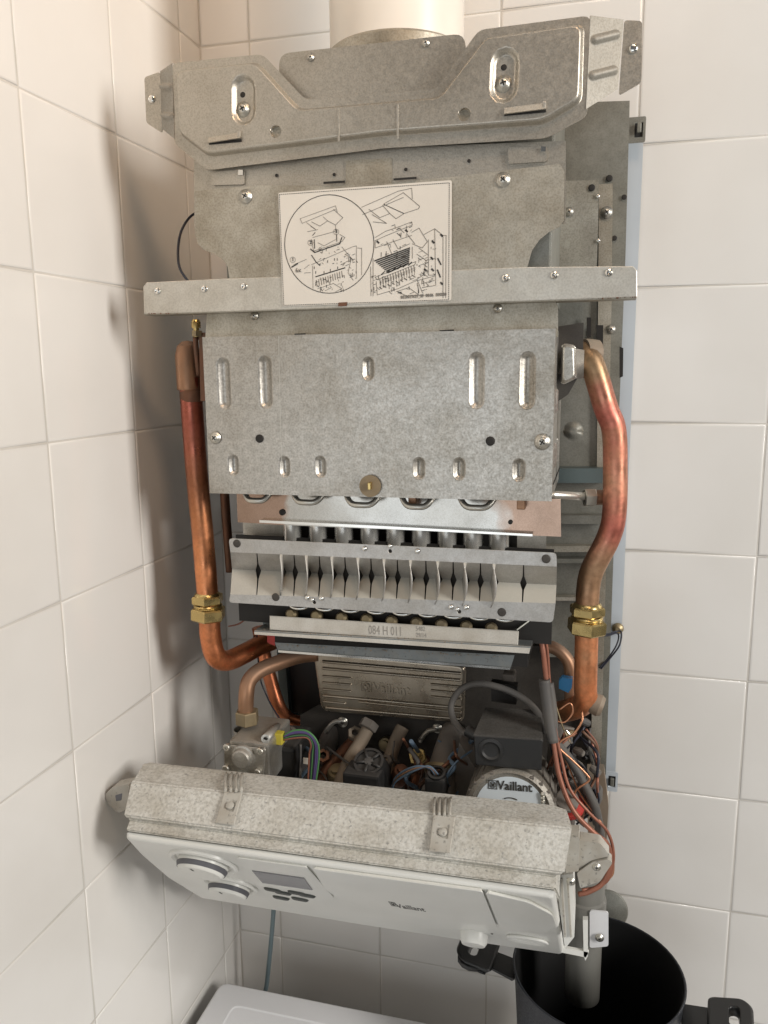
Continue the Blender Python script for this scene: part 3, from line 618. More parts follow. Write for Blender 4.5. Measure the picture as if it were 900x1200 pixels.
ptube('valve_tail', [(229, 395, -.215), (230, 410, -.214), (233, 440, -.21)], .0028, M['cu_dark'], bv, seg=8)
p2 = ptube('inner_copper_pipe', [(263, 575, -.13), (266, 620, -.13), (270, 670, -.13)], .0055, M['cu_dark'], B, seg=12)
p3 = ptube('riser_pipe', [(303, 735, -.10), (309, 765, -.10), (318, 800, -.10), (327, 828, -.10), (338, 842, -.09), (356, 848, -.075)], .0085, M['cu'], B, seg=16)
lathe('joint_sleeve', un(308, 752, -.104), (0, -.3, 1), [(.0088, -.012), (.011, -.010), (.011, .008), (.009, .010)], M['cu_dark'], p3)
psheet('red_clip', -.15, [(313, 743), (329, 744), (331, 752), (322, 757), (313, 753)], M['red'], B, r=.002, thick=.008)
gp = ptube('gas_pipe', [(372, 766, -.14), (350, 769, -.15), (325, 777, -.165), (304, 786, -.18), (292, 798, -.19), (288.5, 815, -.195), (288, 842, -.195)], .0088, M['cu_dull'], B, seg=16)
hexnut('union_nut', un(289.5, 840, -.195), (0, 0, 1), .0135, .0155, M['brass_dull'], gp)
# --- gas rod at the right
rod = ptube('gas_test_pipe', [(640, 580, -.21), (660, 580.5, -.2), (684, 582, -.18)], .0042, M['screw'], B, n=2)
hexnut('rod_nut', un(691, 583, -.176), (1, .3, 0), .009, .011, M['screw'], rod); lathe('rod_collar', un(697, 583, -.174), (1, .3, 0), [(0, 0), (.0075, 0), (.0075, .012), (0, .012)], M['cu_dull'], rod)
# --- polished bracket under the chamber, loops, tubes
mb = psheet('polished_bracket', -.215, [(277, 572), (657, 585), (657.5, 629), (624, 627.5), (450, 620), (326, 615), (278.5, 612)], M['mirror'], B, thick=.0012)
hole(330.5, 600.5, -.2163, mb, 1.2); hole(598, 612, -.2163, mb, .8)
for x0, y0, x1, y1 in ((286, 581, 318, 584), (343, 583, 380, 586), (405, 586, 445, 589), (470, 588, 508, 591), (538, 589, 580, 592)):
    c0, c1 = un(x0, y0, -.232), un(x1, y1, -.232); r_ = (c1-c0).length/2; c = (c0+c1)/2+Vector((0, 0, .0015))
    tube('heat_exchanger_bend', [c+Vector((-r_, .012, .016)), c+Vector((-r_*.99, .002, .006)), c+Vector((-r_*.6, -.004, -.003)), c+Vector((0, -.006, -.0042)), c+Vector((r_*.6, -.004, -.003)), c+Vector((r_*.99, .002, .006)), c+Vector((r_, .012, .016))], .0030, M['screw'], B, n=4, seg=10)
for x in (484, 611):
    bm = bmesh.new(); p = un(x, 588, -.225)
    box_bm(bm, p.x-.004, p.x+.004, -.229, -.217, p.z-.007, p.z+.006, .001); ob('spacer', bm, M['cu_dull'], B)
psheet('bracket_lip', -.222, [(304, 609.5), (450, 616.5), (624, 626), (624, 628.5), (450, 619.5), (304, 612.5)], M['chrome'], B, thick=.008)
psheet('burner_side_plate', -.19, [(284, 608), (340, 611), (340, 640), (286, 636)], M['galv'], B, thick=.0012)
psheet('burner_side_plate', -.19, [(606, 622), (640, 624), (640, 655), (606, 655)], M['galv'], B, thick=.0012)
box('burner_cavity', (un(320, 630, -.17).x, un(622, 640, -.17).x), (-.175, -.09), (-.70, -.555), M['cavity'], B, 0)  # near-black box added as the shade behind the burner tubes
tubes0 = None
for i in range(9):
    x = 343.5+i*30.1; y0, y1 = 610+i*1.45, 648+i*1.5
    p0, p1 = un(x, y0, -.205), un(x, y1, -.205)
    if tubes0 is None:
        tubes0 = lathe('burner_tube', p1, (0, 0, 1), [(.0088, 0), (.0088, .012), (.0098, .016), (.0098, .05)], M['tube'], B, 20); o = tubes0
    else: inst(tubes0, WL[tubes0.name]+(p1-un(343.5, 648, -.205)), B)
# --- burner front rail with V groove, built panel by panel between slits
L5 = [(268, 631, -.236), (270, 647, -.236), (272, 667, -.217), (270, 696.5, -.238), (268, 706, -.238)]
R5 = [(652, 648, -.236), (652.5, 664, -.236), (652, 685.5, -.217), (651, 707, -.238), (648, 729.5, -.238)]
PLf = [un(*p) for p in L5]; PRt = [un(*p) for p in R5]
def rp_(i, t): return PLf[i].lerp(PRt[i], t)
def tx(x): # image x to parameter
    lo, hi = 0, 1
    a = PLf[1]; b = PRt[1]
    for _ in range(30):
        t = (lo+hi)/2; p = a.lerp(b, t)-CP; xx = 450+FOC*p.dot(R_)/p.dot(F_)
        if xx < x: lo = t
        else: hi = t
    return t
slits = [301, 344.5, 374, 404, 434.5, 465.5, 499, 531, 563, 613.6]; fins = [329.5, 359, 389, 419.5, 450, 481, 513, 545, 579]
plr = XZ(-.236)
def fl_(name, i, j, feats):
    o2 = [(p.x, p.z) for p in (rp_(i, 0), rp_(i, 1), rp_(j, 1), rp_(j, 0))]; Yp = rp_(i, 0).y; pl = XZ(Yp)
    return sheet(name, pl, rnd(o2, [.004 if i == 0 else 0]*2+[.004 if j == 4 else 0]*2, 4), [M['rail'], M['cavity'], M['cu_dark']], B, feats=feats, thick=.0012)
hf = lambda x, y, r, c=1, Y=-.236: (caps(*XZ(Y).px(x, y), 0, r), [(0, 0), (.0002, -.0012)], c)
tf = fl_('rail_top_flange', 0, 1, [hf(457, 646, .0022)])
lf = fl_('rail_bottom_flange', 3, 4, [hf(368, 706, .0022, 1, -.238), hf(538, 717, .0022, 1, -.238)])
for q in ((276, 636), ): pass
put(PLUG, 'hole', 277.5, 637, -.2364, tf, .95); put(PLUG, 'hole', 640, 655, -.2364, tf, .95); put(PLUG, 'hole', 323, 699.8, -.2384, lf, .95); put(PLUG, 'hole', 588, 717.5, -.2384, lf, .95)
for q in ((427, 643), (489, 646)): rivet(*q, -.2372, tf, .85)
for q in ((360, 700.5), (376.5, 701.5), (528.5, 711.5), (546.5, 712)): rivet(*q, -.2392, lf, .85)
for q in ((457, 640), (366, 703), (536, 714)): rivet(*q, -.2375 if q[1] < 680 else -.2392, lf, .7)
bm = bmesh.new()
bounds = sorted([(x, 's') for x in slits]+[(x, 'f') for x in fins]); ts = [(0, 'e')]+[(tx(x), k) for x, k in bounds]+[(1, 'e')]
gt = {'s': (.0011, .0065), 'f': (.0004, .0045), 'e': (0, 0)}
def gaps(k): g = gt[k]; return g[0]/1.0, g[1]
for (t0, k0), (t1, k1) in zip(ts[:-1], ts[1:]):
    rows = []
    for i, (wi) in ((1, 0), (1.5, .35), (2, 1), (2.5, .35), (3, 0)):
        lo = int(i); P0 = rp_(lo, 0) if i == lo else rp_(lo, 0).lerp(rp_(lo+1, 0), .62 if i == 1.5 else .35); P1 = rp_(lo, 1) if i == lo else rp_(lo, 1).lerp(rp_(lo+1, 1), .62 if i == 1.5 else .35)
        ext = (P1-P0).length
        g0 = gt[k0][0]+(gt[k0][1]-gt[k0][0])*wi**2; g1 = gt[k1][0]+(gt[k1][1]-gt[k1][0])*wi**2
        a = P0.lerp(P1, t0+g0/2/ext if k0 == 's' else t0+g0/ext); b = P0.lerp(P1, t1-(g1/2/ext if k1 == 's' else 0)); rows.append((bm.verts.new(a), bm.verts.new(b)))
    for r0, r1 in zip(rows[:-1], rows[1:]): bm.faces.new((r0[0], r0[1], r1[1], r1[0]))
bmesh.ops.recalc_face_normals(bm, faces=bm.faces[:])
vrail = ob('burner_front_panel', bm, M['rail'], B, solid=-.0009)
fsrc = None
for x in fins:
    t = tx(x); a, c, b = rp_(1, t), rp_(2, t), rp_(3, t)
    bm = bmesh.new(); N = 8; out = []; inn = []
    for k in range(N+1):
        s = k/N; base = a.lerp(b, s); base = base + Vector((0, -.0075*math.sin(math.pi*s)**.7, 0)); base.x += .0055*math.sin(math.pi*s)**1.0-.001
        i_ = a.lerp(c, s*2) if s <= .5 else c.lerp(b, s*2-1); i_ = i_+Vector((.0018, 0, 0)); out.append(bm.verts.new(base)); inn.append(bm.verts.new(i_))
    for k in range(N):
        f = bm.faces.new((out[k], out[k+1], inn[k+1], inn[k])) if 0 < k < N-1 or True else None; f.smooth = True
    if fsrc is None: fsrc = ob('cooling_fin', bm, M['rail'], B, solid=.0009); f0 = a.copy()
    else: bm.free(); inst(fsrc, WL[fsrc.name]+(a-f0), B)
box('burner_dark_back', (rp_(2, .01).x, rp_(2, .99).x), (-.212, -.2085), (-.66, -.565), M['cavity'], B, 0)  # dark box added so the slits show shade behind them
# --- burner underside: loops, nozzles, manifold
for i in range(9):
    x = 350+i*30.2; y = 712+i*1.75
    c = un(x, y, -.232); tube('burner_lip', [c+Vector((-.012, .002, .004)), c+Vector((-.007, -.001, .0005)), c+Vector((0, -.002, -.0005)), c+Vector((.007, -.001, .0005)), c+Vector((.012, .002, .004))], .0016, M['chrome'], B, n=3, seg=8)
dk = psheet('burner_underside', -.208, [(305, 700), (630, 722), (628, 745), (312, 738)], M['tray'], B, thick=.01)
for i in range(9):
    x = 341+i*29.3; y = 718.5+i*2.1; lathe('nozzle', un(x, y+1, -.22), (0, -1, .4), [(0, -.006), (.0062, -.006), (.0062, .0), (.004, .003), (0, .003)], M['brass_dull'], dk, 12)
mbp = XZ(-.228)
man = sheet('gas_manifold', mbp, mbp.pxs([(316, 721.5), (608, 739.5), (607, 758), (316, 738)]), M['bar'], B, thick=.016, rings=[(.0008, .0008)])
a, b = mbp.px(432, 742.5); e = mbp.px(500, 746.5); an = math.atan2(e[1]-b, e[0]-a)
textmesh('stamped_code', '084 H 011', .0135, mbp, a, b, M['ink_soft'], man, h=.001, ang=an, wid=.62)
a, b = mbp.px(487.5, 738.5); textmesh('stamped_code', '5482', .0065, mbp, a, b, M['ink_soft'], man, h=.001, ang=an, wid=.75); a, b = mbp.px(487.5, 746); textmesh('stamped_code', '29/14', .0065, mbp, a, b, M['ink_soft'], man, h=.001, ang=an, wid=.75)
def ledge(nm, A, Bp, dy, dz, mt, th=.0012):
    a, b = un(*A), un(*Bp); bm = bmesh.new(); o = Vector((0, dy, dz)); v = [bm.verts.new(p) for p in (a, b, b+o, a+o)]; bm.faces.new(v); bmesh.ops.recalc_face_normals(bm, faces=bm.faces[:])
    return ob(nm, bm, mt, B, solid=th)
ldg = psheet('manifold_ledge', -.233, [(298, 739), (622, 758), (620, 766), (298, 743.5)], M['bar'], B, thick=.0012)
ledge('manifold_shelf', (298, 739, -.233), (622, 758, -.233), .03, -.001, M['tray'])
tray = psheet('drip_tray', -.214, [(322, 753), (603, 768), (598, 784), (326, 763)], M['tray'], B, thick=.0012)
psheet('tray_lip', -.2155, [(326, 762), (598, 782.5), (597.5, 785), (326, 764.5)], M['chrome'], tray, thick=.001)
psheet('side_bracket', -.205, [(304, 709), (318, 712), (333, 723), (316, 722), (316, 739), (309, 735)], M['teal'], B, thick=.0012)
psheet('side_bracket', -.20, [(607, 725), (626, 722), (622, 756), (610, 752)], M['cavity'], B, thick=.012)
ledge('front_ledge', (606, 739, -.222), (626, 724, -.21), .01, 0, M['chassis'])
# --- lower compartment
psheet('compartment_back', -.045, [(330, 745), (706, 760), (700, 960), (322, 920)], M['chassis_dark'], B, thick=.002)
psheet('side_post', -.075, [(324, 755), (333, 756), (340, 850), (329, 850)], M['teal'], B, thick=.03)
psheet('expansion_vessel', -.065, [(333, 757), (380, 762), (380, 838), (336, 834)], M['black'], B, r=.006, thick=.02)
bx = XZ(-.120)
BO = bx.pxs([(367, 762), (547, 778), (544, 847), (377, 833)])
cov = sheet('ribbed_cover', bx, BO, M['bronze'], B, thick=.045, rings=[(.0008, .002), (.0022, .0034), (.004, .004)], rad=.010)
bf = XZ(-.124)
def rib(x0, y0, x1, y1, wd=.0022):
    a, b = bf.px(x0, y0), bf.px(x1, y1); c = ((a[0]+b[0])/2, (a[1]+b[1])/2); hl = math.hypot(b[0]-a[0], b[1]-a[1])/2; an = math.degrees(math.atan2(b[1]-a[1], b[0]-a[0]))
    bm = bmesh.new(); prev = None; f = caps(c[0], c[1], hl, wd, an, 4)
    for ins, h in ((0, -.0004), (wd*.25, .0012), (wd*.6, .0020), (wd*.95, .0023)):
        ring = [bm.verts.new(bf.to(p, q, h)) for p, q in f(ins)]; n = len(ring)
        if prev:
            for k in range(n): g = bm.faces.new((prev[k], prev[(k+1) % n], ring[(k+1) % n], ring[k])); g.smooth = True
        prev = ring
    bm.faces.new(prev); ob('rib', bm, M['bronze'], cov)
S = 15/165.
for y in (775, 783): rib(379, y, 539, y+S*160*.95)
for k in range(3): rib(379, 792+k*7.6, 411, 794.5+k*7.6, .0017); rib(506, 801.5+k*7.2, 540, 804.5+k*7.2, .0017)
rib(380, 815, 540, 829); rib(380, 821.5, 404, 824, .0017); rib(421, 822, 540, 834.5, .0017); rib(383, 829, 539, 842)
an = math.atan2(bf.px(500, 811)[1]-bf.px(430, 804)[1], bf.px(500, 811)[0]-bf.px(430, 804)[0])
a, b = bf.px(437, 810); textmesh('embossed_name', 'Vaillant', .0165, bf, a, b, M['bronze'], cov, h=.0006, bold=.0002, ang=an, wid=.92, ext=.0009)
def logo(pl, x, y, s, mt, parent, h, ang, ext=.0004, vy=1):
    bm = bmesh.new(); c, sn = math.cos(ang), math.sin(ang)
    def q(pts, hh):
        vs_ = [bm.verts.new(pl.to(x+p*c*s-q_*sn*s*vy, y+p*sn*s+q_*c*s*vy, hh)) for p, q_ in pts]; bm.faces.new(vs_)
    for r in (((-.5, -.5), (.5, -.5), (.5, -.42), (-.5, -.42)), ((-.5, .42), (.5, .42), (.5, .5), (-.5, .5)), ((-.5, -.42), (-.42, -.42), (-.42, .42), (-.5, .42)), ((.42, -.42), (.5, -.42), (.5, .42), (.42, .42))): q(r, h)
    # hare in an oval, reduced to ears and head
    N = 14
    for k in range(N):
        a0, a1 = 2*math.pi*k/N, 2*math.pi*(k+1)/N
        q(((.36*math.cos(a0), .38*math.sin(a0)), (.36*math.cos(a1), .38*math.sin(a1)), (.29*math.cos(a1), .31*math.sin(a1)), (.29*math.cos(a0), .31*math.sin(a0))), h)
    q(((-.18, -.22), (.18, -.22), (.14, .02), (0, .1), (-.14, .02)), h); q(((-.16, .0), (-.05, .06), (-.16, .34), (-.24, .30)), h); q(((.16, .0), (.05, .06), (.16, .34), (.24, .30)), h)
    bmesh.ops.recalc_face_normals(bm, faces=bm.faces[:]); return ob('hare_emblem', bm, mt, parent, solid=ext)
logo(bf, *bf.px(429, 804.5), .013, M['bronze'], cov, .0014, an, .0008)
vb = psheet('valve_bracket', -.11, [(352, 838), (374, 826), (440, 838), (520, 842), (545, 850), (560, 930), (350, 930)], M['chassis_dark'], B, thick=.002)
screw(401.5, 846, -.112, vb, 1.0); screw(512.5, 853.5, -.112, vb, .9)
for x, y in ((395, 846), (506, 856)):
    p = un(x, y, -.1125); tube('bracket_arm', [p+Vector((.008, 0, .002)), p+Vector((-.004, -.002, 0)), p+Vector((-.014, -.003, -.014))], .0028, M['cast'], vb, n=3, seg=8)
# pipes and valves in the dark
dp = ptube('dusty_pipe', [(435, 846, -.13), (425, 866, -.145), (409, 892, -.165), (396, 925, -.185)], .0078, M['dustpipe'], B, seg=14)
hexnut('dusty_nut', un(432, 850, -.135), (un(435, 846, -.13)-un(409, 892, -.165)), .0115, .010, M['dusty'], dp)
ptube('dusty_pipe', [(415, 868, -.12), (400, 884, -.135), (385, 900, -.15), (372, 925, -.165)], .0075, M['cu_dark'], B, seg=14)
ptube('dusty_pipe', [(472, 852, -.12), (464, 868, -.13), (456, 892, -.15), (450, 920, -.17)], .008, M['dustpipe'], B, seg=14)
ptube('dusty_pipe', [(498, 890, -.12), (488, 905, -.14), (480, 930, -.16)], .008, M['cu_dark'], B, seg=14)
ptube('dusty_pipe', [(392, 850, -.10), (384, 872, -.11), (372, 895, -.12), (362, 925, -.13)], .012, M['dusty'], B, seg=14)
ptube('dusty_pipe', [(660, 850, -.09), (655, 880, -.10), (652, 930, -.11)], .013, M['dusty'], B, seg=14)
vbod = tube('valve_body', [un(532, 855, -.12), un(524, 885, -.15), un(512, 935, -.19)], lambda t: .014+.005*t, M['dusty'], B, n=4, seg=20)
lathe('brass_ring', un(518, 905, -.165), (un(512, 935, -.19)-un(524, 885, -.15)), [(.0175, -.003), (.0205, -.002), (.0205, .002), (.0175, .003)], M['brass_dull'], vbod)
# black actuator with star cap
ac = un(434, 900, -.185); axa = Vector((0, -.55, 1))
act = lathe('valve_actuator', ac, axa, [(0, -.03), (.021, -.03), (.021, -.004), (.019, 0), (.0175, .008), (.0165, .011), (0, .011)], M['black'], B, 28)
for k in range(5):
    a = k*2*math.pi/5; ax = axa.normalized(); u = ax.orthogonal().normalized(); v_ = ax.cross(u); d = u*math.cos(a)+v_*math.sin(a)
    tube('actuator_spoke', [ac+ax*.0125+d*.003, ac+ax*.0125+d*.0155], .0019, M['black'], act, seg=8)
lathe('actuator_hub', ac+axa.normalized()*.011, axa, [(.005, 0), (.005, .003), (.002, .0035), (0, .0035)], M['cable'], act)
lathe('actuator_rim', ac+axa.normalized()*.011, axa, [(.014, 0), (.014, .0025), (.0168, .0025), (.0168, 0)], M['black'], act)
box('actuator_socket', (un(408, 900, -.19).x, un(450, 900, -.19).x), (-.212, -.18), (un(430, 945, -.21).z, un(430, 908, -.21).z), M['black'], act, .003)
hexnut('brass_plug', un(489.5, 887, -.15), (0, -.8, .6), .0105, .008, M['brass'], vb)
lathe('brass_hub', un(489.5, 885, -.157), (0, -.8, .6), [(.0055, 0), (.0055, .004), (.003, .006), (0, .006)], M['brass'], vb)
plg = box('black_plug', (un(500, 912, -.2).x, un(524, 912, -.2).x), (-.212, -.19), (un(512, 935, -.2).z, un(512, 907, -.2).z), M['black'], B, .003)
lathe('plug_socket', un(512, 907.5, -.203), (0, -.35, 1), [(.006, 0), (.0095, 0), (.0095, .0035), (.007, .0035), (.007, 0)], M['black'], plg)
for k, mt in enumerate((M['wire_blue'], M['cu_dull'], M['wire_blue'])):
    ptube('plug_wire', [(510+k*2, 908, -.203), (503, 900-k, -.205), (488, 898+k*2, -.205), (472, 904+k*3, -.2), (462, 914+k*2, -.195), (459, 928, -.19)], .0011, mt, plg, seg=6)
# gas valve
gv0, gv1 = un(262, 869, -.235), un(308, 905, -.235)
gvp = XZ(-.238)
gq = gvp.pxs([(262.5, 872), (312, 877), (309, 914), (263, 903)])
gv = sheet('gas_valve', gvp, gq, M['cast'], B, thick=.008, rings=[(.0008, .0008)], rad=.003)
lathe('valve_cap', un(285.5, 886.5, -.2385), (0, -1, 0), [(.0140, 0), (.0135, .003), (.0115, .0036), (.0105, .0075), (.009, .0088), (0, .009)], M['cast'], gv, 28)
for q in ((267, 874.5), (306, 879), (266, 899), (303, 903.5)):
    lathe('cap_screw', un(*q, -.2385), (0, -1, 0), [(.0040, 0), (.0040, .004), (.0032, .0048), (.0018, .0048), (.0016, .003), (0, .003)], M['screw'], gv, 14)
box('valve_block', (gv0.x+.003, gv1.x+.004), (-.229, -.16), (gv1.z-.02, gv0.z-.001), M['cast'], gv, .004)
lathe('valve_port', un(285, 862, -.195), (0, 0, 1), [(.013, -.02), (.013, -.002), (.0105, 0), (.0105, .008)], M['cast'], gv)
for q, r in (((279, 872), .0055), ((311, 866), .005)):
    tube('test_nipple', [un(q[0], q[1], -.225), un(q[0]+14, q[1]-14, -.18)], r, M['cast'], gv, seg=14)
    lathe('nipple_bore', un(q[0], q[1], -.2255), (0, -.9, -.3), [(r*.5, 0), (0, .0003)], M['cavity'], gv, 12)
box('valve_coil', (un(312, 860, -.17).x, un(352, 860, -.17).x), (-.19, -.13), (-.86, un(330, 866, -.17).z), M['black'], gv, .004)
lathe('regulator', un(335, 868, -.15), (-.3, -.5, .6), [(0, -.02), (.017, -.02), (.018, .002), (.015, .006), (0, .007)], M['dusty'], gv)
box('yellow_plug', (un(323, 860, -.2).x, un(332, 860, -.2).x), (-.205, -.195), (un(328, 871, -.2).z, un(328, 858, -.2).z), M['yellow'], gv, .001)
box('valve_sticker', (un(352, 893, -.2).x, un(364, 893, -.2).x), (-.1915, -.1905), (un(358, 900, -.2).z, un(358, 893, -.2).z), M['paper'], gv, 0)
for k, mt in enumerate((M['green'], M['purple'], M['purple'], M['wire_dark'], M['green'], M['wire_dark'], M['wire_brown'])):
    o_ = k*2.1; ptube('loom_wire', [(332, 862+k*.8, -.2), (345, 856+o_*.7, -.2), (360, 857+o_*.6, -.2), (371-o_*.5, 868+o_*.4, -.2), (374-o_*.9, 885, -.2), (370-o_*.7, 918, -.205)], .0011 if k < 6 else .0014, mt, B, seg=6)
# pump
pm = XZ(-.225)
ph = sheet('pump_terminal_box', pm, (pm.pxs([(555, 861), (636, 866), (634.5, 903), (557, 896)])), M['black'], B, thick=.05, rings=[(.0012, .0012)], rad=.0015)
tp0 = [un(555, 860.5, -.2255), un(636.5, 865.5, -.2255), un(633, 832, -.17), un(569, 829, -.17)]
bm = bmesh.new(); v = [bm.verts.new(p) for p in tp0]; bm.faces.new(v); bmesh.ops.recalc_face_normals(bm, faces=bm.faces[:]); ob('box_lid', bm, M['lid'], ph, solid=.004)
lathe('cable_boss', un(575.5, 879, -.226), (0, -1, 0), [(.0125, 0), (.0125, .0012), (.0095, .002), (.0075, .0005), (0, .0)], M['black'], ph, 28)
pc = un(600, 945, -.215); axp = Vector((0, -1, .12)).normalized()
pump = lathe('circulation_pump', pc, axp, [(0, -.09), (.034, -.09), (.042, -.055), (.046, -.02), (.046, .006), (.0445, .012), (.0405, .015), (.0400, .0125), (0, .0125)], M['pump'], B, 48)
for s in (-1, 1):
    for k in range(5):
        a = math.radians(12+k*13); d = Vector((s*math.cos(a), 0, math.sin(a)))
        box_o = pc+d*.046+axp*-.02; bm = bmesh.new(); box_bm(bm, box_o.x-.002, box_o.x+.002, box_o.y-.03, box_o.y+.022, box_o.z-.0015, box_o.z+.0015, .0006); ob('cooling_rib', bm, M['dusty'], pump)
lp_ = Pl(pc+axp*.013, (1, 0, 0), axp.cross(Vector((1, 0, 0))).normalized()*-1 if axp.cross(Vector((1, 0, 0))).z < 0 else axp.cross(Vector((1, 0, 0))).normalized(), axp)
lb = sheet('pump_label', lp_, [(.036*math.cos(t*math.pi/20), .036*math.sin(t*math.pi/20)) for t in range(40)], M['label'], pump, thick=.0002)
lathe('pump_screw', pc+axp*.0131, axp, [(.0105, 0), (.0105, .003), (.0085, .0045), (.003, .0045), (0, .0035)], M['brass'], pump)
a, b = lp_.px(583, 924.3); e = lp_.px(621, 927.5); an = math.atan2(e[1]-b, e[0]-a)
textmesh('pump_name', 'Vaillant', .0128, lp_, a, b, M['ink'], lb, h=.0006, bold=.00022, ang=an, wid=.92); logo(lp_, *lp_.px(577.5, 919.3), .0092, M['ink'], lb, .0006, an, .0002)
pl_arc = [lp_.to(.0145*math.cos(math.radians(t)), .0145*math.sin(math.radians(t)), .0006) for t in range(65, 120, 6)]
tube('rotation_arrow', pl_arc, .0005, M['ink'], lb, seg=5)
for k in range(3): lathe('vent_pin', un(636, 930+k*4.5, -.225), (.3, -1, .1), [(.0012, 0), (.0028, .002), (0, .005)], M['screw'], pump, 8)
psheet('pump_flange', -.18, [(538, 870), (560, 905), (556, 945), (530, 935)], M['dusty'], pump, thick=.03)
# cable loop into the pump box
ptube('power_cable', [(553, 862, -.2), (541, 856, -.19), (531, 842, -.175), (529, 825, -.165), (540, 808, -.16), (560, 801, -.16), (590, 807, -.16), (615, 820, -.165), (632, 838, -.18), (640, 860, -.19)], .0036, M['cable'], B, seg=12)
lathe('cable_gland', un(553, 859, -.2), (.8, -.3, -.2), [(.004, -.006), (.0062, -.006), (.0062, .006), (.004, .006)], M['black'], B, 12)
psheet('control_flap', -.14, [(575, 800), (606, 804), (605, 826), (576, 822)], M['cavity'], B, thick=.012)
box('capacitor', (un(590, 790, -.12).x, un(604, 790, -.12).x), (-.13, -.11), (un(597, 806, -.12).z, un(597, 787, -.12).z), M['dusty'], B, .002)
rc = random.Random(5)
for (x0, y0, x1, y1, cnt, mts) in ((352, 866, 560, 935, 16, ('wire_dark', 'cu_dark', 'wire_blue', 'cable')), (640, 850, 700, 965, 14, ('wire_dark', 'wire_brown', 'cable', 'cu_dark'))):
    for k in range(cnt):
        P = []; x, y = rc.uniform(x0, x1), rc.uniform(y0, y0+15); a = rc.uniform(-.6, .6)
        for j in range(5):
            P.append((x, y, rc.uniform(-.20, -.14))); x = min(max(x+rc.uniform(-28, 28), x0), x1); y += (y1+25-y0)/4.5*rc.uniform(.6, 1.1)
        ptube('loose_wire', P, rc.choice((.0011, .0015, .0024)), M[rc.choice(mts)], B, seg=7)
for (x, y, Y, r, mt, ax) in ((371, 872, -.10, .020, 'dusty', (0, -.6, .8)), (395, 905, -.16, .012, 'brass_dull', (0, -.5, .9)), (470, 905, -.17, .010, 'cu_dark', (.3, -.5, .9)), (545, 905, -.15, .013, 'black', (0, -.6, .7)),
                          (452, 872, -.12, .009, 'brass_dull', (0, -.8, .3)), (672, 905, -.15, .014, 'dusty', (.2, -.8, .5)), (694, 925, -.16, .011, 'cable', (0, -.4, 1)), (660, 960, -.2, .012, 'dusty', (0, -.8, .6)), (356, 905, -.17, .011, 'black', (.2, -.6, .7))):
    lathe('valve_fitting', un(x, y, Y), ax, [(0, -.02), (r*.8, -.02), (r, -.012), (r, 0), (r*.8, .004), (r*.55, .004), (r*.5, .009), (0, .0095)], M[mt], B, 20)
for k in range(10):
    x, y = rc.uniform(645, 700), rc.uniform(835, 950); lathe('wire_terminal', un(x, y, rc.uniform(-.19, -.14)), (rc.uniform(-1, 1), -.5, rc.uniform(-1, 1)), [(0, -.006), (.0035, -.006), (.0045, 0), (.003, .005), (0, .005)], M[rc.choice(('dusty', 'black', 'brass_dull', 'cable'))], B, 10)
for k in range(9):
    x, y = rc.uniform(360, 555), rc.uniform(858, 930); rr_ = rc.uniform(.005, .010); hexnut('pipe_nut', un(x, y, rc.uniform(-.16, -.12)), (rc.uniform(-.4, .4), -.7, rc.uniform(.3, 1)), rr_, rr_*.9, M[rc.choice(('dusty', 'brass_dull', 'cu_dark', 'dustpipe'))], B)
psheet('terminal_strip', -.175, [(404, 900), (455, 903), (455, 935), (402, 930)], M['black'], B, r=.002, thick=.02)
# right hand bundle
ptube('arc_pipe', [(633, 757, -.15), (648, 759, -.15), (661, 768, -.15), (668, 782, -.15), (669, 810, -.15), (668, 840, -.15)], .0068, M['cu_dull'], B, seg=14)
psheet('blue_connector', -.17, [(655, 798), (659, 794), (671, 796), (670, 806), (666, 812), (655, 807)], M['blue'], B, thick=.008)
cap1 = ptube('capillary_tube', [(630, 735, -.2), (636, 760, -.205), (640, 795, -.205), (645, 840, -.21), (650, 880, -.215), (657, 915, -.22), (672, 950, -.225), (695, 975, -.225), (712, 990, -.22), (715, 1015, -.215), (706, 1035, -.215), (690, 1045, -.22), (678, 1048, -.22)], .0026, M['wire_brown'], B, seg=8)
ptube('capillary_tube', [(635, 733, -.2), (641, 760, -.2), (644, 800, -.2), (650, 850, -.21), (658, 890, -.215), (668, 925, -.22), (690, 952, -.22), (712, 975, -.215), (719, 1003, -.215), (713, 1030, -.215), (697, 1040, -.215), (682, 1043, -.22)], .0016, M['wire_brown'], B, seg=8)
ptube('capillary_sheath', [(638, 796, -.206), (640, 815, -.207), (644, 845, -.21), (648, 870, -.214)], .0058, M['cable'], B, seg=12)
ptube('capillary_sheath', [(643, 800, -.2), (647, 830, -.204), (649, 868, -.21)], .0050, M['cable'], B, seg=12)
ptube('grey_cable', [(650, 868, -.2), (668, 890, -.2), (684, 918, -.2), (697, 945, -.2), (703, 975, -.19), (706, 1005, -.18)], .0046, M['cable'], B, seg=10)
ptube('grey_cable', [(655, 880, -.19), (676, 905, -.19), (690, 935, -.19), (698, 965, -.18)], .0034, M['cable'], B, seg=10)
ptube('thin_wire', [(682, 834, -.2), (682, 845, -.205), (672, 860, -.21), (658, 868, -.21), (655, 876, -.21), (672, 892, -.21), (688, 908, -.21), (690, 915, -.21), (676, 925, -.21), (672, 935, -.21)], .0011, M['wire_copper'], B, seg=6)
ptube('thin_wire', [(655, 832, -.2), (668, 824, -.2), (671, 835, -.2), (662, 846, -.2), (652, 845, -.2)], .0009, M['wire_copper'], B, seg=6)
ptube('thin_wire', [(650, 822, -.2), (657, 845, -.2), (662, 858, -.2), (668, 870, -.205)], .0009, M['brass_dull'], B, seg=6)
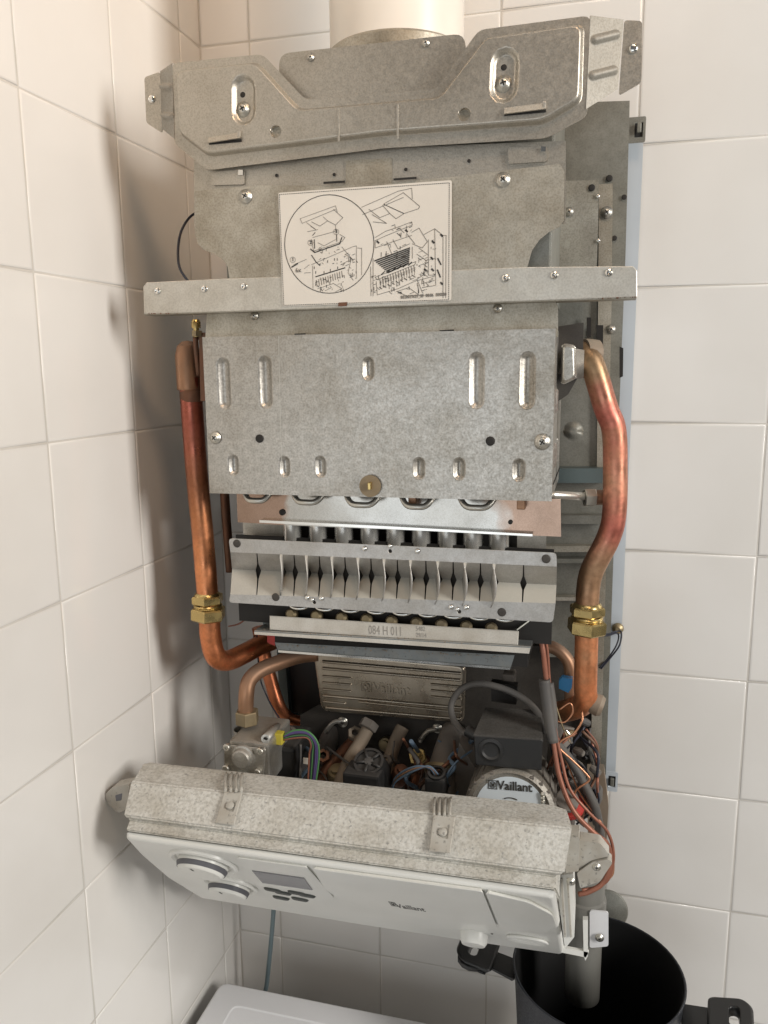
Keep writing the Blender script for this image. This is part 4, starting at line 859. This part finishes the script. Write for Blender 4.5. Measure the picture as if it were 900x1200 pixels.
ptube('thin_wire', [(655, 878, -.2), (665, 895, -.2), (680, 930, -.2), (705, 965, -.2), (716, 985, -.2), (719, 1020, -.2), (712, 1032, -.2)], .0010, M['wire_copper'], B, seg=6)
ptube('electrode', [(663, 855, -.2), (668, 862, -.2), (670, 871, -.2)], .0013, M['chrome'], B, seg=6)
rk = lathe('red_handwheel', un(668, 944, -.20), (.1, -.6, .7), [(0, -.006), (.013, -.006), (.0145, 0), (.013, .005), (0, .006)], M['red'], B)
lathe('handwheel_cap', un(665, 938, -.208), (.1, -.6, .7), [(.0115, -.003), (.0115, .002), (.006, .004), (0, .004)], M['dusty'], rk)
dw = [(722, 738, -.03), (728, 739, -.05), (726, 756, -.06), (714, 770, -.055), (706, 783, -.06), (700, 790, -.06)]
ptube('earth_wire', [(700, 742, -.07), (712, 743, -.06), (722, 740, -.05), (728, 741, -.05), (726, 756, -.06), (716, 770, -.06), (704, 784, -.065)], .0010, M['wire_dark'], B, seg=6)
ptube('earth_wire', [(700, 744, -.07), (712, 745, -.06), (721, 742, -.05), (725, 745, -.05), (722, 757, -.06), (712, 772, -.06), (702, 783, -.065)], .0010, M['wire_dark'], B, seg=6)
lathe('glue_blob', un(724, 736.5, -.014), (0, -1, 0), [(.007, 0), (.006, .003), (.003, .005), (0, .005)], M['brass_dull'], B)
ptube('ignition_lead', [(268, 734, -.16), (280, 731, -.17), (292, 722, -.18), (300, 713, -.19), (308, 709, -.2)], .0009, M['wire_brown'], B, seg=6)
ptube('sensor_wire', [(301, 742, -.13), (304, 790, -.13), (311, 812, -.13), (320, 830, -.14), (330, 845, -.15)], .0010, M['wire_dark'], B, seg=6)
ptube('side_wire', [(234, 247, -.2), (222, 255, -.21), (212, 272, -.22), (208.5, 295, -.225), (211, 315, -.23), (222, 331, -.235), (232, 338, -.24)], .0013, M['wire_dark'], B, seg=8, n=8)
# bottom chassis column
psheet('chassis_foot', -.10, [(688, 905), (708, 905), (713, 945), (706, 1078), (690, 1078)], M['dustpipe'], B, thick=.02)
fp = psheet('bottom_plate', -.1735, [(691, 1067), (713, 1069), (713, 1109), (691, 1111)], M['wm'], B, r=.003, thick=.002)
screw(702.5, 1099, -.1757, fp, .7)
# ================================================================== control panel (part of the boiler, folded down on its hinges)
prof = [((176, 893), (650, 943), -.262), ((167, 895), (662, 949), -.270), ((156, 913), (669, 966), -.300), ((153, 915.5), (671, 971), -.306), ((144, 956), (663, 1024), -.336), ((151, 960), (653, 1026.5), -.331), ((147, 973), (651, 1042.5), -.345)]
A = [un(*l, y) for l, r, y in prof]; Z_ = [un(*r, y) for l, r, y in prof]
F0, F1 = A[-1], Z_[-1]; F2 = un(661, 1113, -.187); F3 = un(234, 1047, -.187)
ex = (F1-F0).normalized(); n = ex.cross((F0-F3)).normalized()
if n.y > 0: n = -n
ey = n.cross(ex); ey = ey if ey.z > 0 else -ey
FP = Pl(F0, ex, ey, n)
back = Vector((0, .035, .02))
A2 = A+[F3+back, A[0]+Vector((.0, .02, -.03))]; Z2 = Z_+[F2+back, Z_[0]+Vector((0, .02, -.03))]
bm = bmesh.new(); NS = 24; prev = None
for k in range(NS+1):
    t = k/NS; ring = [bm.verts.new(a.lerp(b, t)) for a, b in zip(A2, Z2)]
    if prev:
        for i in range(len(ring)): bm.faces.new((prev[i], prev[(i+1) % len(ring)], ring[(i+1) % len(ring)], ring[i]))
    else: bm.faces.new(ring[::-1])
    prev = ring
bm.faces.new(prev); bmesh.ops.recalc_face_normals(bm, faces=bm.faces[:])
bmesh.ops.bevel(bm, geom=[e for e in bm.edges if e.calc_face_angle(0) > .35], offset=.0015, segments=2, affect='EDGES')
cb = ob('control_box', bm, M['white_dirty'], B)
foot = [(147, 975), (300, 996), (651, 1044), (661.5, 1113), (560, 1098.5), (430, 1079), (236, 1047), (196, 1022), (165, 995)]
face2 = FP.pxs(foot)
front = sheet('control_front', FP, face2, M['white'], B, thick=.02, rings=[(.0015, .004), (.004, .0055)], rad=.006)
FH = .0055
FQ = Pl(F0+n*FH, ex, ey, n)
# seams as raised flaps
def fpoly(nm, pts, mt, par, h0, h1, r=.003, Y=None):
    q = FQ.pxs(pts)
    p = Pl(FQ.o+n*h1, ex, ey, n); return sheet(nm, p, q, mt, par, thick=h1-h0+.0005, rings=[(.0006, .0005)], rad=r)
flap = fpoly('instruction_flap', [(367, 1014), (566, 1040.5), (583, 1083), (470, 1068), (398, 1051), (380, 1036)], M['white'], front, 0, .0028)
fpoly('end_flap', [(569, 1041.5), (620, 1053), (648, 1068), (652, 1078), (640, 1089), (586, 1084)], M['white'], front, 0, .0028, r=.006)
dsp = fpoly('display_bezel', [(278, 1003), (360, 1014), (392, 1050), (372, 1056), (312, 1046), (292, 1024)], M['white'], front, 0, .0014)
fpoly('lcd', [(296, 1017.5), (357, 1026), (367, 1040), (308, 1031.5)], M['lcd'], dsp, .0014, .0024, r=0)
for q in ((320, 1040), (332, 1043.5), (348, 1043.5), (360, 1046.5), (330, 1049.5), (352, 1051)):
    c = FQ.px(*q); o = sheet('button', Pl(FQ.o+n*.0018, ex, ey, n), caps(c[0], c[1], .0045, .0055, -8)(0), M['btn'], dsp, thick=.003, rings=[(.0008, .0012), (.0018, .0018)])
# knobs
for (x, y, r) in ((239, 1009, .0270), (270, 1035.5, .0235)):
    c = FQ.px(x, y); o3 = FQ.to(*c, 0)
    dsh = lathe('knob_surround', o3, n, [(r*1.34, -.001), (r*1.32, .0022), (r*1.22, .0034), (r*1.12, .0022), (r*1.08, .0005), (0, .0005)], M['white'], front, 40)
    kb = lathe('rotary_knob', o3+n*.001, n, [(r*.97, 0), (r*.96, .0065), (r*.86, .0105), (r*.80, .0118), (r*.5, .0122), (0, .0122)], M['white'], front, 40)
    lathe('knob_ring', o3+n*.0055, n, [(r*.978, 0), (r*.985, .0006), (r*.93, .0045), (r*.90, .0045)], M['ring'], kb, 40)
    sheet('knob_mark', Pl(o3+n*.0134, ex, ey, n), caps(-r*.1, r*.55, .0022, .0010, 100)(0), M['ink'], kb, thick=.0002)
for (x, y, r) in ((556, 1094, .0150), ):
    c = FQ.px(x, y); o3 = FQ.to(*c, 0); lathe('pressure_knob', o3, n, [(r*1.0, 0), (r*.95, .008), (r*.8, .0115), (0, .012)], M['white'], front, 28)
c = FQ.px(618, 1100); sheet('gauge_recess', Pl(FQ.o+n*.0022, ex, ey, n), caps(c[0], c[1], .008, .014, -5)(0), M['white'], front, thick=.003, rings=[(.002, .001), (.005, -.0016)])
textmesh('scale_mark', '0', .006, FQ, *FQ.px(575, 1094), M['ink'], front, h=.0006)
an = math.atan2(FQ.px(500, 1061)[1]-FQ.px(465, 1056)[1], FQ.px(500, 1061)[0]-FQ.px(465, 1056)[0])
a, b = FQ.px(466.5, 1059.3); textmesh('front_name', 'Vaillant', .0225, FQ, a, b, M['ink'], front, h=.0034, bold=.0003, ang=an, wid=.44, ext=.00005); logo(FQ, *FQ.px(461.3, 1055.2), .0068, M['ink'], front, .0034, an, .0001, 2.4)
psheet('lower_lug', -.21, [(204, 1022), (236, 1030), (242, 1034), (216, 1034)], M['white_clip'], front, thick=.006)
# clips
n2 = (Z_[3]-A[3]).cross(A[4]-A[3]).normalized(); n2 = n2 if n2.y < 0 else -n2
ex2 = (Z_[3]-A[3]).normalized(); ey2 = n2.cross(ex2); ey2 = ey2 if ey2.z > 0 else -ey2; MP = Pl(A[3]+n2*.0008, ex2, ey2, n2)
for dx, dy in ((0, 0), (253, 32)):
    q = [(264+dx, 926+dy), (285+dx, 928.5+dy), (275+dx, 968+dy*1.06), (252.5+dx, 965+dy*1.04)]
    if dx: q = [(508, 955), (534, 958), (528, 1001), (502.5, 998)]
    cc = MP.px(sum(p[0] for p in q)/4+1, sum(p[1] for p in q)/4-2)
    k = sheet('clip', Pl(MP.o+n2*.0012, ex2, ey2, n2), rnd(MP.pxs(q), .001), [M['white_clip'], M['ring']], cb, feats=[(polyf([(cc[0]-.006, cc[1]-.006), (cc[0]+.006, cc[1]-.006), (cc[0]+.006, cc[1]+.006), (cc[0]-.006, cc[1]+.006)]), [(0, 0), (.001, -.0012)], 0)], thick=.0025, rings=[(.0008, .0008)])
    p = MP.to(cc[0], cc[1], .0015); lathe('clip_screw', p, n2, [(.0042, 0), (.0036, .0018), (.0015, .0026), (0, .0026)], M['white_clip'], k, 12)
    for j in range(4):
        bx0 = (q[0][0]+2+j*6.2, q[0][1]-19); t0 = un(bx0[0], bx0[1], -.272)+Vector((0, -.001, .001)); t1 = un(bx0[0]-1.5-.6*j*0, bx0[1]+20, -.310)
        tube('clip_rib', [t0, t0.lerp(t1, .55)+Vector((0, -.002, .003)), t1], .0016, M['white_clip'], k, n=3, seg=6)
# ear and hinge brackets
psheet('hinge_ear', -.30, [(123, 931), (131, 923), (152, 919), (148, 948), (139, 953), (126, 942)], M['white_clip'], cb, r=.003, thick=.016)
psheet('ear_pin', -.3165, [(135, 932), (143, 930), (142, 938), (136, 939)], M['ring'], cb, r=.001, thick=.0008)
psheet('hinge_block', -.300, [(663, 981), (679, 981), (678, 1021), (663, 1023)], M['white_clip'], cb, r=.001, thick=.02)
h1 = psheet('hinge_arm', -.285, [(678, 984), (703, 988), (715, 1003), (694, 1008), (677, 1019)], M['white_clip'], B, r=.002, thick=.014)
psheet('hinge_arm', -.287, [(676, 1023), (695, 1010), (713, 1007), (718, 1011), (703, 1033), (680, 1041)], M['white_clip'], B, r=.002, thick=.012)
screw(699, 1016, -.300, h1, .6); screw(669, 1033, -.301, h1, .6)
sd = psheet('panel_side', -.275, [(651, 1026), (671, 1024), (673, 1098), (662, 1112)], M['white'], cb, thick=.05)
for x in (657, 664): psheet('side_groove', -.2765, [(x, 1030), (x+2, 1030), (x+6, 1098), (x+4, 1099)], M['white_clip'], sd, thick=.0015)
psheet('bottom_lip', -.20, [(555, 1098.5), (560, 1094), (690, 1116), (686.5, 1122), (662, 1117)], M['white'], B, thick=.004)
psheet('lip_post', -.20, [(683, 1078), (689, 1078), (689, 1120), (686, 1126), (684, 1120)], M['white'], B, thick=.006)
# ================================================================== things around the boiler
fc = un(465, 30, -.15); fc = Vector((fc.x, -.15, 0))
fl = empty('flue_pipe', (fc.x, -.15, -.06)); tag(fl, 'wide white enamelled flue pipe rising from the top of the boiler', 'flue pipe')
lathe('pipe_wall', (fc.x, -.15, -.07), (0, 0, 1), [(.0655, -.06), (.0655, .6), (.063, .6), (.063, -.06)], M['enamel'], fl, 64)
lathe('base_ring', (fc.x, -.15, -.075), (0, 0, 1), [(.0655, -.05), (.0695, -.05), (.0695, -.018), (.066, -.015)], M['baffle'], fl, 64)
# washing machine
WX0, WX1, WY0, WY1, WZ = .018, .618, -.66, -.10, -1.218
wm = empty('washing_machine', ((WX0+WX1)/2, (WY0+WY1)/2, -H)); tag(wm, 'white washing machine whose top corner shows below the boiler', 'washing machine')
box('cabinet', (WX0+.006, WX1-.006), (WY0+.01, WY1-.006), (-H+.02, WZ-.034), M['wm'], wm, .004)
wl = Pl((0, 0, WZ-.0035), (1, 0, 0), (0, 1, 0), (0, 0, 1))
rr = lambda d, r: [(WX0+d, WY0+d), (WX1-d, WY0+d), (WX1-d, WY1-d), (WX0+d, WY1-d)]
sheet('worktop', wl, rr(0, .014), M['wm'], wm, feats=[(lambda i: rnd(off(rr(.034, 0), i), .012-i), [(0, 0), (.001, -.0012), (.0022, -.0016)], 0)], thick=.03, rings=[(.0008, .002), (.0035, .0035)], rad=.014)
for x in (WX0+.05, WX1-.05):
    for y in (WY0+.05, WY1-.05): lathe('foot', (x, y, -H), (0, 0, 1), [(0, 0), (.02, 0), (.018, .02), (0, .02)], M['black'], wm, 16)
# pot
pcx, pcy, pz, pr, prim = .512, -.152, WZ+.0008, .083, .094; ph_ = .160
pot = empty('cooking_pot', (pcx, pcy, pz)); tag(pot, 'dark blue-black two-handled cooking pot catching water under the boiler', 'pot')
body = lathe('pot_body', (pcx, pcy, pz), (0, 0, 1), [(0, 0), (pr-.004, 0), (pr, .005), (prim-.002, ph_-.006), (prim, ph_-.001), (prim, ph_), (prim-.0012, ph_+.0008), (prim-.0025, ph_)], M['pot_out'], pot, 64)
lathe('pot_lining', (pcx, pcy, pz), (0, 0, 1), [(prim-.0022, ph_), (prim-.004, ph_-.004), (pr-.003, .01), (pr-.008, .0045), (0, .0045)], M['pot_in'], pot, 64)
for sgn, ang in ((1, -8), (-1, 174)):
    a = math.radians(ang); d = Vector((math.cos(a), math.sin(a), 0)); tpl = Pl(Vector((pcx, pcy, pz+ph_-.022))+d*prim, d*.97+Vector((0, 0, .20)), Vector((-d.y, d.x, 0)), Vector((0, 0, 1)))
    hd = sheet('handle', tpl, [(.022, -.028), (.060, -.030), (.068, -.014), (.068, .016), (.058, .028), (.022, .026)], M['bakelite'], pot,
               feats=[(caps(.049, 0, .008, .0065, 90), [(0, 0), (.0012, -.0015), (.0014, -.012)], None)], thick=.013, rings=[(.0012, .0012), (.003, .002)], rad=.007)
    sheet('handle_strap', Pl(tpl.o-Vector((0, 0, .004)), tpl.ex, tpl.ey, tpl.n), [(-.004, -.016), (.026, -.014), (.026, .014), (-.004, .016)], M['bakelite'], hd, thick=.006, rings=[(.001, .001)])
# drain pipe into the pot, hose, rosette
dpz0 = un(686, 1172, -.15)
dr = tube('drain_pipe', [Vector((.496, -.15, -1.095)), Vector((.4965, -.15, -.97)), Vector((.498, -.15, -.93))], .0195, M['pvc'], None, n=2, seg=32)
tag(dr, 'grey drain pipe hanging from the boiler down into the cooking pot', 'pipe')
lathe('pipe_collar', (.4965, -.15, -.985), (0, 0, 1), [(.0195, 0), (.022, .001), (.022, .014), (.0195, .016)], M['pvc'], dr, 32)
ro = lathe('pipe_rosette', un(712, 1066, -.03), (0, -1, .25), [(.0, 0), (.025, 0), (.0235, .003), (.012, .006), (0, .006)], M['chassis'], None, 36)
tag(ro, 'round grey metal pipe rosette on the tiles right of the drain pipe', 'rosette')
hs = tube('thin_hose', [un(322, 1040, -.052), un(320, 1075, -.052), un(317, 1110, -.052), un(313, 1150, -.052), un(310, 1180, -.052), un(309, 1300, -.052)], .0032, M['hose'], None, seg=12)
tag(hs, 'thin teal-grey hose hanging down the wall below the boiler behind the machine', 'hose')
sc.render.film_transparent = False
